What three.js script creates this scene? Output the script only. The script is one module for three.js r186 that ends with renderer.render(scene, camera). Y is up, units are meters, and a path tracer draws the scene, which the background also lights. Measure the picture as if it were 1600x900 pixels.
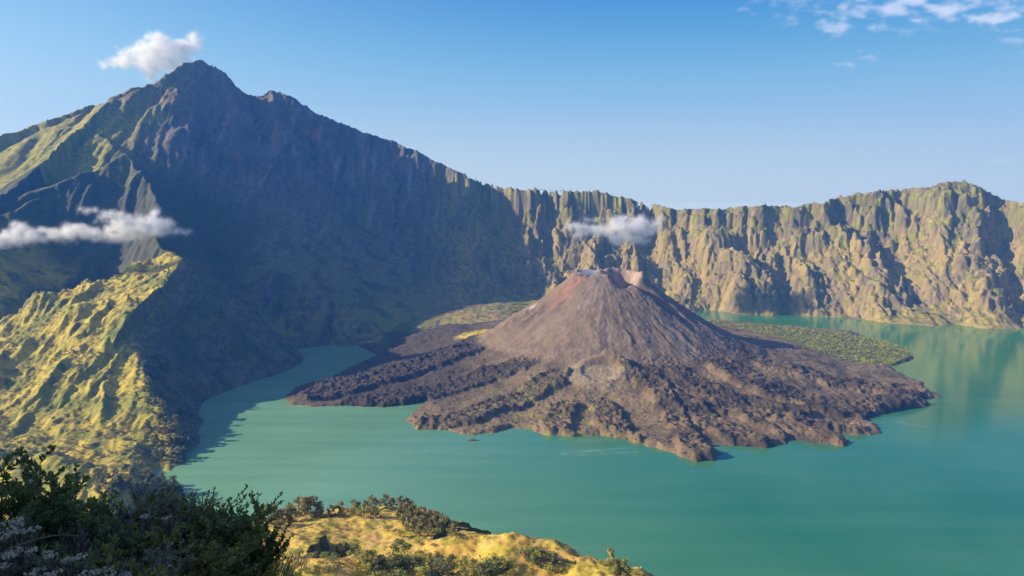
import * as THREE from 'three';
import { mergeGeometries } from 'three/addons/utils/BufferGeometryUtils.js';
import { ImprovedNoise } from 'three/addons/math/ImprovedNoise.js';

/* ------------------------------------------------------------------ camera, sky, sun, exposure */
const EYE = 640, LENS = 1143, TILT = Math.atan(133 / LENS);
const scene = new THREE.Scene();
const camera = new THREE.PerspectiveCamera(2 * Math.atan(450 / LENS) * 180 / Math.PI, 16 / 9, 0.3, 60000);
camera.position.set(0, EYE, 0);
camera.lookAt(0, EYE - Math.sin(TILT) * 100, -Math.cos(TILT) * 100);
const renderer = new THREE.WebGLRenderer();
renderer.toneMapping = THREE.LinearToneMapping;
renderer.toneMappingExposure = 1.77;
renderer.shadowMap.enabled = true;

const SUN_EL = 25.4 * Math.PI / 180, SUN_AZ = 3 * Math.PI / 180;
const sunDir = new THREE.Vector3(-Math.cos(SUN_EL) * Math.cos(SUN_AZ), Math.sin(SUN_EL), Math.cos(SUN_EL) * Math.sin(SUN_AZ));
const sun = new THREE.DirectionalLight(new THREE.Color(1.0, 0.84, 0.58), 5);
sun.position.copy(sunDir).multiplyScalar(8000);
sun.target.position.set(0, 0, 0);
sun.castShadow = true;
Object.assign(sun.shadow.camera, { left: -7000, right: 7000, top: 7000, bottom: -7000, near: 10, far: 22000 });
sun.shadow.mapSize.set(4096, 4096);
scene.add(sun, sun.target);
scene.fog = new THREE.FogExp2(new THREE.Color(0.07, 0.33, 1.0), 0.000054);

/* ------------------------------------------------------------------ noise and helpers */
function rng(seed) { let s = seed | 0; return () => { s = (s + 0x6d2b79f5) | 0; let t = Math.imul(s ^ (s >>> 15), 1 | s); t = (t + Math.imul(t ^ (t >>> 7), 61 | t)) ^ t; return ((t ^ (t >>> 14)) >>> 0) / 4294967296; }; }
const PERM = new Uint8Array(512), GX = new Float32Array(256), GY = new Float32Array(256);
{
  const r = rng(11), p = [...Array(256).keys()];
  for (let i = 255; i > 0; i--) { const j = Math.floor(r() * (i + 1)); [p[i], p[j]] = [p[j], p[i]]; }
  for (let i = 0; i < 512; i++) PERM[i] = p[i & 255];
  for (let i = 0; i < 256; i++) { const a = r() * Math.PI * 2; GX[i] = Math.cos(a); GY[i] = Math.sin(a); }
}
function gn(x, y) {                                       // gradient noise, about -1..1
  const ix = Math.floor(x), iy = Math.floor(y), fx = x - ix, fy = y - iy, a = ix & 255, b = iy & 255;
  const u = fx * fx * fx * (fx * (fx * 6 - 15) + 10), v = fy * fy * fy * (fy * (fy * 6 - 15) + 10);
  const h00 = PERM[PERM[a] + b], h10 = PERM[PERM[a + 1] + b], h01 = PERM[PERM[a] + b + 1], h11 = PERM[PERM[a + 1] + b + 1];
  const n00 = GX[h00] * fx + GY[h00] * fy, n10 = GX[h10] * (fx - 1) + GY[h10] * fy, n01 = GX[h01] * fx + GY[h01] * (fy - 1), n11 = GX[h11] * (fx - 1) + GY[h11] * (fy - 1);
  const p = n00 + u * (n10 - n00), q = n01 + u * (n11 - n01);
  return (p + v * (q - p)) * 1.5;
}
function fbm(x, y, o = 4) { let s = 0, a = 0.5; for (let i = 0; i < o; i++) { s += a * gn(x, y); x = x * 2.03 + 17.1; y = y * 2.03 - 9.7; a *= 0.5; } return s; }
function ridged(x, y, o = 4) { let s = 0, a = 0.5, w = 1; for (let i = 0; i < o; i++) { let n = 1 - Math.abs(gn(x, y)) * 1.3; n *= n; s += a * n * w; w = Math.min(1, Math.max(0, n * 1.6)); x = x * 2.07 + 31.7; y = y * 2.07 + 5.3; a *= 0.5; } return s; }   // about 0..0.95
const clamp = (x, a = 0, b = 1) => x < a ? a : x > b ? b : x;
const ss = (a, b, x) => { const t = clamp((x - a) / (b - a)); return t * t * (3 - 2 * t); };
const lerp = (a, b, t) => a + (b - a) * t;
const smax = (a, b, k) => { const h = clamp(0.5 + 0.5 * (a - b) / k); return lerp(b, a, h) + k * h * (1 - h); };
// plan coordinates: X to the right, F forwards (z = -F), Y up. P: a place on the sight line of a photograph pixel at distance F; G: where it meets height Y
const cT = Math.cos(TILT), sT = Math.sin(TILT);
function ray(px, py) { const a = (px - 800) / LENS, b = (450 - py) / LENS, f = cT + b * sT; return [a / f, (b * cT - sT) / f]; }
function P(px, py, F) { const [a, u] = ray(px, py); return [a * F, F, EYE + u * F]; }
function G(px, py, Y = 0) { const [a, u] = ray(px, py), F = (Y - EYE) / u; return [a * F, F, Y]; }

const taken = {};
const numbered = (n) => { const k = taken[n] = (taken[n] ?? -1) + 1; return k ? n + '_' + String(k).padStart(3, '0') : n; };
function tag(o, label, category, group, kind) {
  o.userData.label = label;
  if (category) o.userData.category = category;
  if (group) o.userData.group = group;
  if (kind) o.userData.kind = kind;
  return o;
}
function put(name, geometry, material, parent = scene) {
  const m = new THREE.Mesh(geometry, material);
  m.name = parent === scene ? numbered(name) : name;
  m.castShadow = m.receiveShadow = true;
  parent.add(m);
  return m;
}

/* ------------------------------------------------------------------ sky: clear morning air with a few wisps high on the right */
{
  const W = 4096, H = 2048, data = new Float32Array(W * H * 4), im = new ImprovedNoise();
  const n3 = (x, y, z) => { let s = 0, a = 0.5; for (let i = 0; i < 5; i++) { s += a * im.noise(x, y, z); x *= 2.1; y *= 2.1; z *= 2.1; a *= 0.52; } return s; };
  const wisps = [  // pixel centre, half size, strength of each wisp
    [1340, 18, 110, 20, 0.5], [1400, 12, 80, 16, 0.75], [1490, 8, 90, 14, 0.65], [1552, 28, 46, 13, 0.95], [1308, 38, 34, 15, 0.7], [1345, 95, 26, 10, 0.5], [1590, 68, 30, 12, 0.5],
    [1250, 2, 50, 8, 0.4], [1430, 45, 40, 8, 0.25], [1572, 248, 22, 4, 0.55], [26, 152, 34, 5, 0.6], [1585, 12, 40, 16, 0.5],
  ].map(([x, y, w, h, s]) => { const [a, u] = ray(x, y); return [a, u, w / LENS, h / LENS, s]; });
  for (let j = 0; j < H; j++) {
    const e = ((j + 0.5) / H - 0.5) * Math.PI, y = Math.sin(e), c = Math.cos(e);
    for (let i = 0; i < W; i++) {
      const az = ((i + 0.5) / W - 0.5) * 2 * Math.PI, x = Math.cos(az) * c, z = Math.sin(az) * c, k = (j * W + i) * 4;
      const cs = x * sunDir.x + y * sunDir.y + z * sunDir.z, up = Math.max(y, 0);
      // deep blue above, paler towards the horizon and towards the sun
      const q = (w) => Math.exp(-(up / w) * (up / w)), glow = Math.pow(clamp((cs + 1) / 2), 4.5);
      let r = 0.56 * q(0.165) + 0.004 + 0.60 * glow, g = 0.63 * q(0.25) + 0.033 + 0.63 * glow, b = 0.48 * q(0.40) + 0.24 + 0.56 * glow;
      if (z < 0 && y > -0.02) {
        const a = x / -z, u = y / -z;
        for (const w of wisps) {
          const dx = (a - w[0]) / w[2], dy = (u - w[1]) / w[3], d = dx * dx + dy * dy;
          if (d > 3) continue;
          const n = n3(a * 34, u * 85, w[0] * 9) * 1.25, m = 0.75 * w[4] * ss(0.0, 0.8, Math.exp(-d * 1.1) * 0.6 + n * 1.3 - 0.16);
          if (m <= 0) continue;
          r = lerp(r, 0.80, m * 0.9); g = lerp(g, 0.83, m * 0.9); b = lerp(b, 0.92, m * 0.9);
        }
      }
      data[k] = r; data[k + 1] = g; data[k + 2] = b; data[k + 3] = 1;
    }
  }
  const t = new THREE.DataTexture(data, W, H, THREE.RGBAFormat, THREE.FloatType);
  t.mapping = THREE.EquirectangularReflectionMapping; t.magFilter = THREE.LinearFilter; t.needsUpdate = true;
  scene.background = t; scene.environment = t;
  scene.backgroundIntensity = scene.environmentIntensity = 0.68;
}

/* ------------------------------------------------------------------ the caldera: ridges, walls, floor */
const T = (...rows) => rows.map(([x, y, f]) => P(x, y, f));
const prof = (...kn) => (d) => { for (let i = 1; i < kn.length; i++) if (d <= kn[i][0]) return lerp(kn[i - 1][1], kn[i][1], (d - kn[i - 1][0]) / (kn[i][0] - kn[i - 1][0])); const a = kn[kn.length - 2], b = kn[kn.length - 1]; return b[1] + (d - b[0]) * (b[1] - a[1]) / (b[0] - a[0]); };
const OUT = prof([0, 0], [110, 105], [3000, 1400]);
const wallIn = prof([0, 0], [14, 16], [60, 105], [170, 270], [330, 450], [470, 590], [560, 690], [800, 800]);
const mtnIn = prof([0, 0], [60, 75], [200, 250], [500, 600], [800, 880], [1200, 1180], [1700, 1450], [2500, 1800]);
const steep = prof([0, 0], [30, 40], [800, 900]);
const ridges = [
  // the rim over the lake, right to middle
  { in: wallIn, out: OUT, pts: [[3500, 2900, 690], [3420, 3500, 650], ...T([1690, 330, 4080], [1600, 318, 4250], [1560, 312, 4320], [1525, 296, 4380], [1490, 284, 4440], [1455, 287, 4480], [1420, 294, 4520], [1340, 302, 4560], [1250, 319, 4620], [1160, 322, 4700], [1100, 325, 4780], [1050, 327, 4900], [1000, 314, 5000], [940, 298, 5030], [880, 298, 5070], [840, 293, 5100], [800, 292, 5130], [755, 288, 5150], [715, 268, 5150])] },
  // the mountain's skyline
  { in: mtnIn, out: OUT, pts: T([735, 280, 5150], [715, 268, 5150], [690, 256, 5170], [650, 235, 5190], [615, 219, 5210], [590, 214, 5220], [560, 203, 5230], [500, 177, 5240], [460, 153, 5220], [430, 143, 5200], [410, 152, 5130], [388, 150, 5060], [365, 125, 4970], [345, 108, 4930], [312, 95, 4880], [292, 99, 4840]) },
  // the flank left of the summit, and the ridge in front of it
  { cap: steep, in: prof([0, 0], [200, 110], [600, 400], [1000, 640]), out: OUT, pts: T([182, 157, 4450], [100, 191, 4480], [0, 233, 4500], [-160, 300, 4450], [-420, 400, 4400]) },
  { cap: steep, in: prof([0, 0], [40, 40], [300, 300], [700, 580], [1100, 820], [1700, 1150]), out: prof([0, 0], [300, 120], [900, 420]), pts: T([204, 243, 4000], [150, 270, 3840], [90, 300, 3700], [30, 332, 3480], [-60, 362, 3300]) },
  // the long spur from the summit to the lake, on the left
  { spur: true, cap: steep, in: prof([0, 0], [80, 26], [450, 130], [700, 260], [1100, 560]), out: prof([0, 0], [40, 34], [250, 225], [600, 600], [1100, 1060], [1600, 1350]), pts: T([246, 778, 1560], [262, 757, 1620], [272, 716, 1770], [276, 672, 1880], [250, 625, 2010], [228, 590, 2130], [213, 560, 2230], [214, 530, 2350], [232, 495, 2480], [258, 455, 2650], [290, 409, 2850], [262, 394, 2960]) },
  { cap: steep, in: prof([0, 0], [30, 50], [250, 420], [600, 800]), out: prof([0, 0], [40, 34], [250, 225], [600, 600], [1100, 1060], [1600, 1350]), pts: T([290, 409, 2850], [248, 386, 3050], [240, 352, 3230], [241, 325, 3500], [236, 288, 3780], [225, 262, 3900]) },
  { cap: steep, in: prof([0, 0], [40, 34], [250, 235], [600, 580]), out: prof([0, 0], [40, 34], [250, 225], [600, 600], [1100, 1060], [1600, 1350]), pts: T([225, 275, 3850], [204, 240, 4000], [150, 208, 4230], [165, 184, 4330], [182, 157, 4450], [262, 116, 4700], [292, 99, 4840]) },
  { cap: steep, in: prof([0, 0], [90, 20], [250, 110], [500, 300]), out: prof([0, 0], [60, 20], [160, 130]), pts: T([236, 768, 1560], [205, 748, 1550], [150, 722, 1550], [60, 710, 1580], [-60, 690, 1660]) },
  // a lower rib that ends at the head of the lake
  { in: prof([0, 0], [60, 40], [600, 440]), out: prof([0, 0], [60, 46], [600, 470]), pts: T([612, 548, 3140], [590, 517, 3300], [550, 492, 3420], [510, 465, 3480], [465, 438, 3540], [430, 415, 3620]) },
  // ribs on the dark face
  { in: prof([0, 0], [60, 56], [400, 440]), out: prof([0, 0], [60, 56], [400, 440]), pts: T([430, 145, 5115], [440, 200, 4850], [455, 265, 4760]) },
  { in: prof([0, 0], [60, 56], [400, 440]), out: prof([0, 0], [60, 56], [400, 440]), pts: T([600, 216, 5400], [610, 270, 4960], [630, 320, 4780]) },
  //{ in: prof([0, 0], [60, 56], [400, 440]), out: prof([0, 0], [60, 56], [400, 440]), pts: T([312, 98, 4880], [325, 160, 4650], [340, 215, 4400], [365, 290, 4100], [400, 330, 3900]) },
  // unseen rim beyond the left edge, its crest raised to shade the valley
  { in: prof([0, 0], [300, 330], [600, 560], [900, 700]), out: OUT, pts: [[-3500, 4350, 700], [-3000, 3700, 700], [-2620, 3300, 720], [-2420, 3050, 700], [-2480, 2800, 600], [-2750, 2300, 480], [-2800, 1800, 440], [-2500, 1200, 420]] },
];
const SEG = [];
for (const r of ridges) for (let i = 1; i < r.pts.length; i++) {
  const a = r.pts[i - 1], b = r.pts[i], dx = b[0] - a[0], df = b[1] - a[1];
  SEG.push({ r, ax: a[0], af: a[1], ay: a[2], dx, df, dy: b[2] - a[2], inv: 1 / (dx * dx + df * df), top: Math.max(a[2], b[2]) });
  const q = SEG[SEG.length - 1], prev = i > 1 ? SEG[SEG.length - 2] : null;
  q.prev = prev; if (prev) prev.next = q;
}
const onLeft = (s, X, F) => s.dx * (F - s.af) - s.df * (X - s.ax) > 0;
function ridgeH(X, F) {
  let h = -400;
  for (const s of SEG) {
    const px = X - s.ax, pf = F - s.af, t = clamp((px * s.dx + pf * s.df) * s.inv), ex = px - t * s.dx, ef = pf - t * s.df, d = Math.sqrt(ex * ex + ef * ef);
    const left = onLeft(s, X, F), o = t <= 0 ? s.prev : t >= 1 ? s.next : null;
    const drop = !o && (t <= 0 || t >= 1) && s.r.cap ? s.r.cap(d) : o && onLeft(o, X, F) !== left ? Math.max(s.r.in(d), s.r.out(d)) : (left ? s.r.in : s.r.out)(d), v = s.ay + t * s.dy - drop;
    if (v > h - 40) h = smax(v, h, 22);
  }
  return h;
}
const RIM = ridges[0].pts;
function rimY(X) { for (let i = 1; i < RIM.length; i++) if (X > RIM[i][0]) return lerp(RIM[i - 1][2], RIM[i][2], clamp((X - RIM[i - 1][0]) / (RIM[i][0] - RIM[i - 1][0]))); return RIM[RIM.length - 1][2]; }
const SPUR = ridges.find((r) => r.spur).pts;
function crestX(F) { for (let i = 1; i < SPUR.length; i++) if (F < SPUR[i][1]) return lerp(SPUR[i - 1][0], SPUR[i][0], clamp((F - SPUR[i - 1][1]) / (SPUR[i][1] - SPUR[i - 1][1]))); return -2000; }
function floorH(X, F) {
  const y = lerp(-60, 48, ss(3060, 3850, F + 60 * gn(X / 220, F / 220))) - 260 * ss(250, 620, X) + 14 * fbm(X / 160, F / 160);
  const knoll = (px, py, Y, r, h) => { const c = G(px, py, Y), d = Math.hypot(X - c[0], (F - c[1]) * 0.8) / r; return h * Math.exp(-d * d * 2); };
  return y + knoll(640, 466, 90, 190, 45) + knoll(872, 440, 150, 130, 90) + knoll(560, 452, 130, 150, 50);
}
function calderaBase(X, F) {
  // buttresses: the walls are pushed forwards and back
  const wall = ss(-700, -250, X) * ss(3300, 3700, F), mtn = (1 - wall) * ss(2700, 3400, F);
  const wx = X + 50 * gn(X / 260 + 3, F / 260), wf = F + 60 * gn(X / 300, F / 300 + 8);
  let w = 0;
  if (X < -500 && F < 3300) w += 26 * gn(X / 110, F / 110) + 12 * gn(X / 40, F / 40);
  if (wall > 0) w += wall * (210 * (ridged(wx / 460, wf / 800, 2) - 0.45) + 60 * (ridged(wx / 150 + 7, wf / 260, 3) - 0.45) * (0.6 + 1.2 * fbm(X / 300 + 4, F / 200, 2)));
  if (mtn > 0) w += mtn * (150 * (ridged(wx / 420 + 5, wf / 1500, 3) - 0.45) + 50 * (ridged(wx / 130 + 9, wf / 600, 3) - 0.45));
  if (wall > 0) {
    const h0 = ridgeH(X, F - w), st = h0 + 30 * gn(X / 200, 3);
    w += wall * ss(10, 90, h0) * (0.42 + 0.58 * ss(0, 140, rimY(X) - h0)) * (78 * fbm(X / 130 + 2, st / 150, 4) + 40 * (ridged(X / 85 + 11, st / 120, 3) - 0.45) + 24 * gn(X / 260, st / 26));
  }
  let h = ridgeH(X, F - w);
  // grassy flank left of the spur: ribs that run down towards the viewer
  const cx = crestX(F), flank = ss(0, 170, cx - X) * ss(1350, 1600, F) * (1 - ss(2950, 3300, F));
  if (flank > 0) { const q = X + (F - 2000) * 0.16 + 45 * gn(F / 180, X / 180); h += flank * (42 * (ridged(q / 190, F / 950, 3) - lerp(0.68, 0.42, ss(100, 500, cx - X))) + 17 * (ridged(q / 60 + 4, F / 260, 3) - 0.5)); }
  if (X < cx) h = smax(h, (12 + 0.1 * (F - 1500) + 10 * gn(X / 60, F / 60)) * ss(0, 60, cx - X) - 60 * ss(1540, 1440, F) - 60 * ss(90, 0, cx - X), 16);
  h = smax(h, floorH(X, F), 30);
  const e = 24 * fbm(X / 210, F / 210, 4);
  return h + e * ss(-30, 120, h);
}
const R = { x0: -4600, f0: 1000, c: 7, nx: 1300, nf: 800 };
const HR = new Float32Array(R.nx * R.nf);
for (let j = 0; j < R.nf; j++) for (let i = 0; i < R.nx; i++) HR[j * R.nx + i] = calderaBase(R.x0 + i * R.c, R.f0 + j * R.c);
// running water: droplets cut gullies and lay fans
function erode(h, nx, nf, c, drops, seed, strength, low) {
  const r = rng(seed), brush = [];
  for (let y = -2; y <= 2; y++) for (let x = -2; x <= 2; x++) { const d = Math.hypot(x, y); if (d < 2.3) brush.push([x, y, 2.3 - d]); }
  const sum = brush.reduce((s, b) => s + b[2], 0);
  for (let n = 0; n < drops; n++) {
    let x = 3 + r() * (nx - 7), y = 3 + r() * (nf - 7), dx = 0, dy = 0, v = 1, water = 1, sed = 0;
    for (let step = 0; step < 48; step++) {
      const ix = x | 0, iy = y | 0, u = x - ix, w = y - iy, k = iy * nx + ix;
      const a = h[k], b = h[k + 1], d = h[k + nx], e = h[k + nx + 1];
      const gx = (b - a) * (1 - w) + (e - d) * w, gy = (d - a) * (1 - u) + (e - b) * u, h0 = a * (1 - u) * (1 - w) + b * u * (1 - w) + d * (1 - u) * w + e * u * w;
      if (h0 < low) break;
      dx = dx * 0.25 - gx * 0.75; dy = dy * 0.25 - gy * 0.75;
      const l = Math.hypot(dx, dy); if (l < 1e-5) break;
      dx /= l; dy /= l; x += dx; y += dy;
      if (x < 3 || y < 3 || x > nx - 4 || y > nf - 4) break;
      const jx = x | 0, jy = y | 0, s = x - jx, t = y - jy, m = jy * nx + jx, h1 = h[m] * (1 - s) * (1 - t) + h[m + 1] * s * (1 - t) + h[m + nx] * (1 - s) * t + h[m + nx + 1] * s * t, dh = h1 - h0;
      const cap = Math.max(-dh / c, 0.02) * v * water * 4 * strength;
      if (sed > cap || dh > 0) {
        const q = dh > 0 ? Math.min(dh, sed) : (sed - cap) * 0.25; sed -= q;
        h[k] += q * (1 - u) * (1 - w); h[k + 1] += q * u * (1 - w); h[k + nx] += q * (1 - u) * w; h[k + nx + 1] += q * u * w;
      } else {
        const q = Math.min((cap - sed) * 0.3, -dh); sed += q;
        for (const o of brush) h[k + o[1] * nx + o[0]] -= q * o[2] / sum;
      }
      v = Math.min(6, Math.sqrt(Math.max(0.1, v * v - dh * 0.25))); water *= 0.975;
    }
  }
}
erode(HR, R.nx, R.nf, R.c, 300000, 5, 0.9, 14);
function sampleR(X, F) {
  const x = clamp((X - R.x0) / R.c, 1, R.nx - 3), y = clamp((F - R.f0) / R.c, 1, R.nf - 3), ix = x | 0, iy = y | 0, u = x - ix, v = y - iy;
  const cub = (a, b, c, d, t) => b + 0.5 * t * (c - a + t * (2 * a - 5 * b + 4 * c - d + t * (3 * (b - c) + d - a)));
  const row = (k) => cub(HR[k - 1], HR[k], HR[k + 1], HR[k + 2], u), k = iy * R.nx + ix;
  return cub(row(k - R.nx), row(k), row(k + R.nx), row(k + 2 * R.nx), v);
}
function calderaH(X, F) {
  const h = sampleR(X, F), g = Math.min(1.4, Math.hypot(sampleR(X + 8, F) - h, sampleR(X, F + 8) - h) / 8), wall = ss(-700, -250, X) * ss(3300, 3700, F);
  let d = (5 * fbm(X / 34, F / 34, 3) + 1.6 * gn(X / 9, F / 9)) * (0.35 + g);
  if (wall > 0) d += wall * g * (14 * (ridged(X / 44, h / 60, 3) - 0.45) + 7 * gn(X / 17, h / 20) + 3 * gn(X / 7, h / 9));
  else if (X < crestX(F) + 40 && F < 3100) d += 4.5 * (ridged((X + 0.16 * F) / 20, F / 46, 3) - 0.45) + 1.3 * gn(X / 6.5, F / 6.5);
  else d += (g * 10 + 14 * ss(1150, 1450, h)) * (ridged(X / 60 + 2, F / 90, 3) - 0.45);
  return h + d * ss(-10, 30, h);
}

/* sheets: a height function over lines of X and F */
const line = (...kn) => { const o = []; for (let i = 0; i + 2 < kn.length; i += 2) { const n = Math.max(1, Math.round((kn[i + 2] - kn[i]) / kn[i + 1])); for (let k = 0; k < n; k++) o.push(lerp(kn[i], kn[i + 2], k / n)); } o.push(kn[kn.length - 1]); return o; };
function sheet(xs, fs, height, paint, split, uvScale = 0.02) {
  const nx = xs.length, nf = fs.length, pos = new Float32Array(nx * nf * 3), col = new Float32Array(nx * nf * 3), uv = new Float32Array(nx * nf * 2);
  for (let j = 0, k = 0; j < nf; j++) for (let i = 0; i < nx; i++, k++) { pos[k * 3] = xs[i]; pos[k * 3 + 1] = height(xs[i], fs[j]); pos[k * 3 + 2] = -fs[j]; uv[k * 2] = xs[i] * uvScale; uv[k * 2 + 1] = fs[j] * uvScale; }
  const lists = {}, add = (a, b, c) => { const key = split ? split((pos[a * 3] + pos[b * 3] + pos[c * 3]) / 3, -(pos[a * 3 + 2] + pos[b * 3 + 2] + pos[c * 3 + 2]) / 3, (pos[a * 3 + 1] + pos[b * 3 + 1] + pos[c * 3 + 1]) / 3) : 'all'; if (key) (lists[key] ??= []).push(a, b, c); };
  for (let j = 0; j + 1 < nf; j++) for (let i = 0; i + 1 < nx; i++) { const a = j * nx + i; if ((i + j) & 1) { add(a, a + 1, a + nx); add(a + 1, a + nx + 1, a + nx); } else { add(a, a + 1, a + nx + 1); add(a, a + nx + 1, a + nx); } }
  const whole = new THREE.BufferGeometry();
  whole.setAttribute('position', new THREE.BufferAttribute(pos, 3));
  whole.setIndex(joined(Object.values(lists)));
  whole.computeVertexNormals();
  const nor = whole.attributes.normal.array, c = [0, 0, 0];
  for (let k = 0; k < nx * nf; k++) { paint(pos[k * 3], -pos[k * 3 + 2], pos[k * 3 + 1], nor[k * 3], nor[k * 3 + 1], nor[k * 3 + 2], c); col[k * 3] = c[0]; col[k * 3 + 1] = c[1]; col[k * 3 + 2] = c[2]; }
  const out = {};
  for (const [key, list] of Object.entries(lists)) {
    const map = new Int32Array(nx * nf).fill(-1), idx = new Uint32Array(list.length); let n = 0; const from = [];
    for (let i = 0; i < list.length; i++) { const v = list[i]; if (map[v] < 0) { map[v] = n++; from.push(v); } idx[i] = map[v]; }
    const g = new THREE.BufferGeometry(), take = (src, s) => { const a = new Float32Array(n * s); for (let i = 0; i < n; i++) for (let q = 0; q < s; q++) a[i * s + q] = src[from[i] * s + q]; return new THREE.BufferAttribute(a, s); };
    g.setAttribute('position', take(pos, 3)); g.setAttribute('normal', take(nor, 3)); g.setAttribute('color', take(col, 3)); g.setAttribute('uv', take(uv, 2)); g.setIndex(new THREE.BufferAttribute(idx, 1));
    out[key] = g;
  }
  return out;
}
function joined(ls) { let n = 0; for (const l of ls) n += l.length; const a = new Uint32Array(n); n = 0; for (const l of ls) { a.set(l, n); n += l.length; } return new THREE.BufferAttribute(a, 1); }
const mixc = (c, q, t) => { c[0] = lerp(c[0], q[0], t); c[1] = lerp(c[1], q[1], t); c[2] = lerp(c[2], q[2], t); };
const setc = (c, q) => { c[0] = q[0]; c[1] = q[1]; c[2] = q[2]; };

const C = {
  rock: [0.17, 0.13, 0.09], darkRock: [0.085, 0.072, 0.066], tan: [0.34, 0.25, 0.095], paleRock: [0.30, 0.255, 0.22], red: [0.30, 0.13, 0.09],
  straw: [0.51, 0.40, 0.05], olive: [0.24, 0.24, 0.03], green: [0.085, 0.105, 0.028], bush: [0.045, 0.06, 0.02],
  ash: [0.215, 0.152, 0.095], lava: [0.05, 0.034, 0.021], oldLava: [0.215, 0.15, 0.08],
};
const pxOf = (X, F, Y) => { const u = (Y - EYE) / F, a = X / F, b = (u * cT + sT) / (cT - u * sT), f = cT + b * sT; return [800 + a * f * LENS, 450 - b * LENS]; };
const blot = (X, F, x, f, r) => { const d = Math.hypot(X - x, F - f) / r; return Math.exp(-d * d); };
function paintCaldera(X, F, Y, nx, ny, nz, c) {
  const wall = ss(-700, -250, X) * ss(3300, 3700, F), flank = (1 - ss(3250, 3500, F)) * ss(25, -25, X - crestX(F) + 20 * gn(X / 30, F / 30)), n1 = fbm(X / 120, F / 120, 4), n2 = fbm(X / 30 + 9, (F + Y) / 30, 3), n3 = gn(X / 8, (F + Y) / 8);
  const flat = ss(0.5, 0.85, ny + 0.25 * n2);
  // mountain
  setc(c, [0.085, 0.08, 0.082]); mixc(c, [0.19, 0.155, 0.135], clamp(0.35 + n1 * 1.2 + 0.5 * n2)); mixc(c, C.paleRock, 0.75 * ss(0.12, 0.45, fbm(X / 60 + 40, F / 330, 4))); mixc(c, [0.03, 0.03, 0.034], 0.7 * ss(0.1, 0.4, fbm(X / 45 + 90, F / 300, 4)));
  mixc(c, C.red, 0.7 * ss(0.12, 0.4, fbm(X / 130 + 70, Y / 170, 3)) * ss(700, 1100, Y));
  mixc(c, [0.20, 0.18, 0.065], 0.75 * flat * ss(1050, 400, Y));
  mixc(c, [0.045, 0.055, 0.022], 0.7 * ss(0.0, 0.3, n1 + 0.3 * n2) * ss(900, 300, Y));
  { const g = ss(-1250, -1450, X) * ss(4300, 4000, F); mixc(c, [0.06, 0.065, 0.03], 0.85 * g); }  // shade on the slopes above the spur, put into the colour
  if (X < -1500 && F > 3800) { const g = ss(-1900, -2300, X + 300 * n1) ; mixc(c, C.olive, 0.8 * g); mixc(c, C.straw, 0.4 * g * ss(-0.2, 0.3, n2)); mixc(c, C.rock, 0.6 * ss(1050, 1350, Y + 200 * n1)); }
  if (wall > 0) {
    const w = [0, 0, 0];
    setc(w, C.rock); mixc(w, C.tan, clamp(0.7 + 1.2 * n1 + 0.6 * n2 - 0.55 * ss(380, 620, Y))); mixc(w, C.darkRock, 0.35 * ss(0.1, 0.5, fbm(X / 18, Y / 90, 3)));
    mixc(w, C.straw, 0.3 * ss(0.45, 0.75, ny + 0.3 * n2) * ss(0.0, 0.2, n1 + 0.1)); mixc(w, C.olive, 0.72 * ss(0.03, 0.36, fbm(X / 75 + 20, (F + Y) / 75, 4) + 0.25 * (ny - 0.5) + 0.22 * ss(300, 600, Y))); mixc(w, C.green, 0.7 * ss(0.2, 0.45, fbm(X / 45 + 60, (F + Y) / 45, 3) + 0.3 * (ny - 0.45)));
    mixc(c, w, wall);
  }
  if (flank > 0) {
    const w = [0, 0, 0];
    setc(w, C.straw); mixc(w, C.olive, ss(-0.15, 0.35, n1 + 0.4 * n2)); mixc(w, C.rock, 0.8 * ss(0.62, 0.42, ny + 0.12 * n2)); mixc(w, C.green, 0.8 * ss(0.1, 0.35, fbm(X / 60 + 5, F / 60, 4)));
    mixc(c, w, flank);
  }
  const fl = ss(190, 60, Y) * ss(0.75, 0.92, ny) * ss(3000, 3200, F) * (1 - wall);
  mixc(c, C.olive, fl * 0.7); mixc(c, C.green, fl * ss(0, 0.25, n1));
  const v = 1 + 0.35 * n3 * (1 - 0.4 * flank) + 0.25 * n2; c[0] *= v; c[1] *= v; c[2] *= v;
}
const ground = new THREE.MeshStandardMaterial({ vertexColors: true, roughness: 0.95 });
{
  const a = sheet(line(-2420, 4, -470), line(1010, 4.5, 3066), calderaH, paintCaldera, null).all;
  tag(put('grassy_ridge', a, ground), 'steep golden grass ridge on the left running down to the lake shore', 'ridge', null, 'structure');
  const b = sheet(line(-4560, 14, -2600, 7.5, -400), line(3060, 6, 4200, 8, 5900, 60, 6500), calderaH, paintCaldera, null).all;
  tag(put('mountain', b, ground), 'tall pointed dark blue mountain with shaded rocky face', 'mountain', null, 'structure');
  const w = sheet(line(-400, 6, 3100, 30, 4400), line(3060, 16, 3500, 8, 3760, 4.4, 4960, 40, 5600), calderaH, paintCaldera, null).all;
  tag(put('crater_wall', w, ground), 'sunlit tan cliff wall of the crater behind the lake', 'cliff', null, 'structure');
  const o = sheet(line(-4560, 30, -2420), line(1010, 30, 3090), calderaH, paintCaldera, null).all;
  tag(put('crater_rim', o, ground), 'unseen crater rim beyond the left edge, raised to shade the valley', 'ridge', null, 'structure');
}

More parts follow.
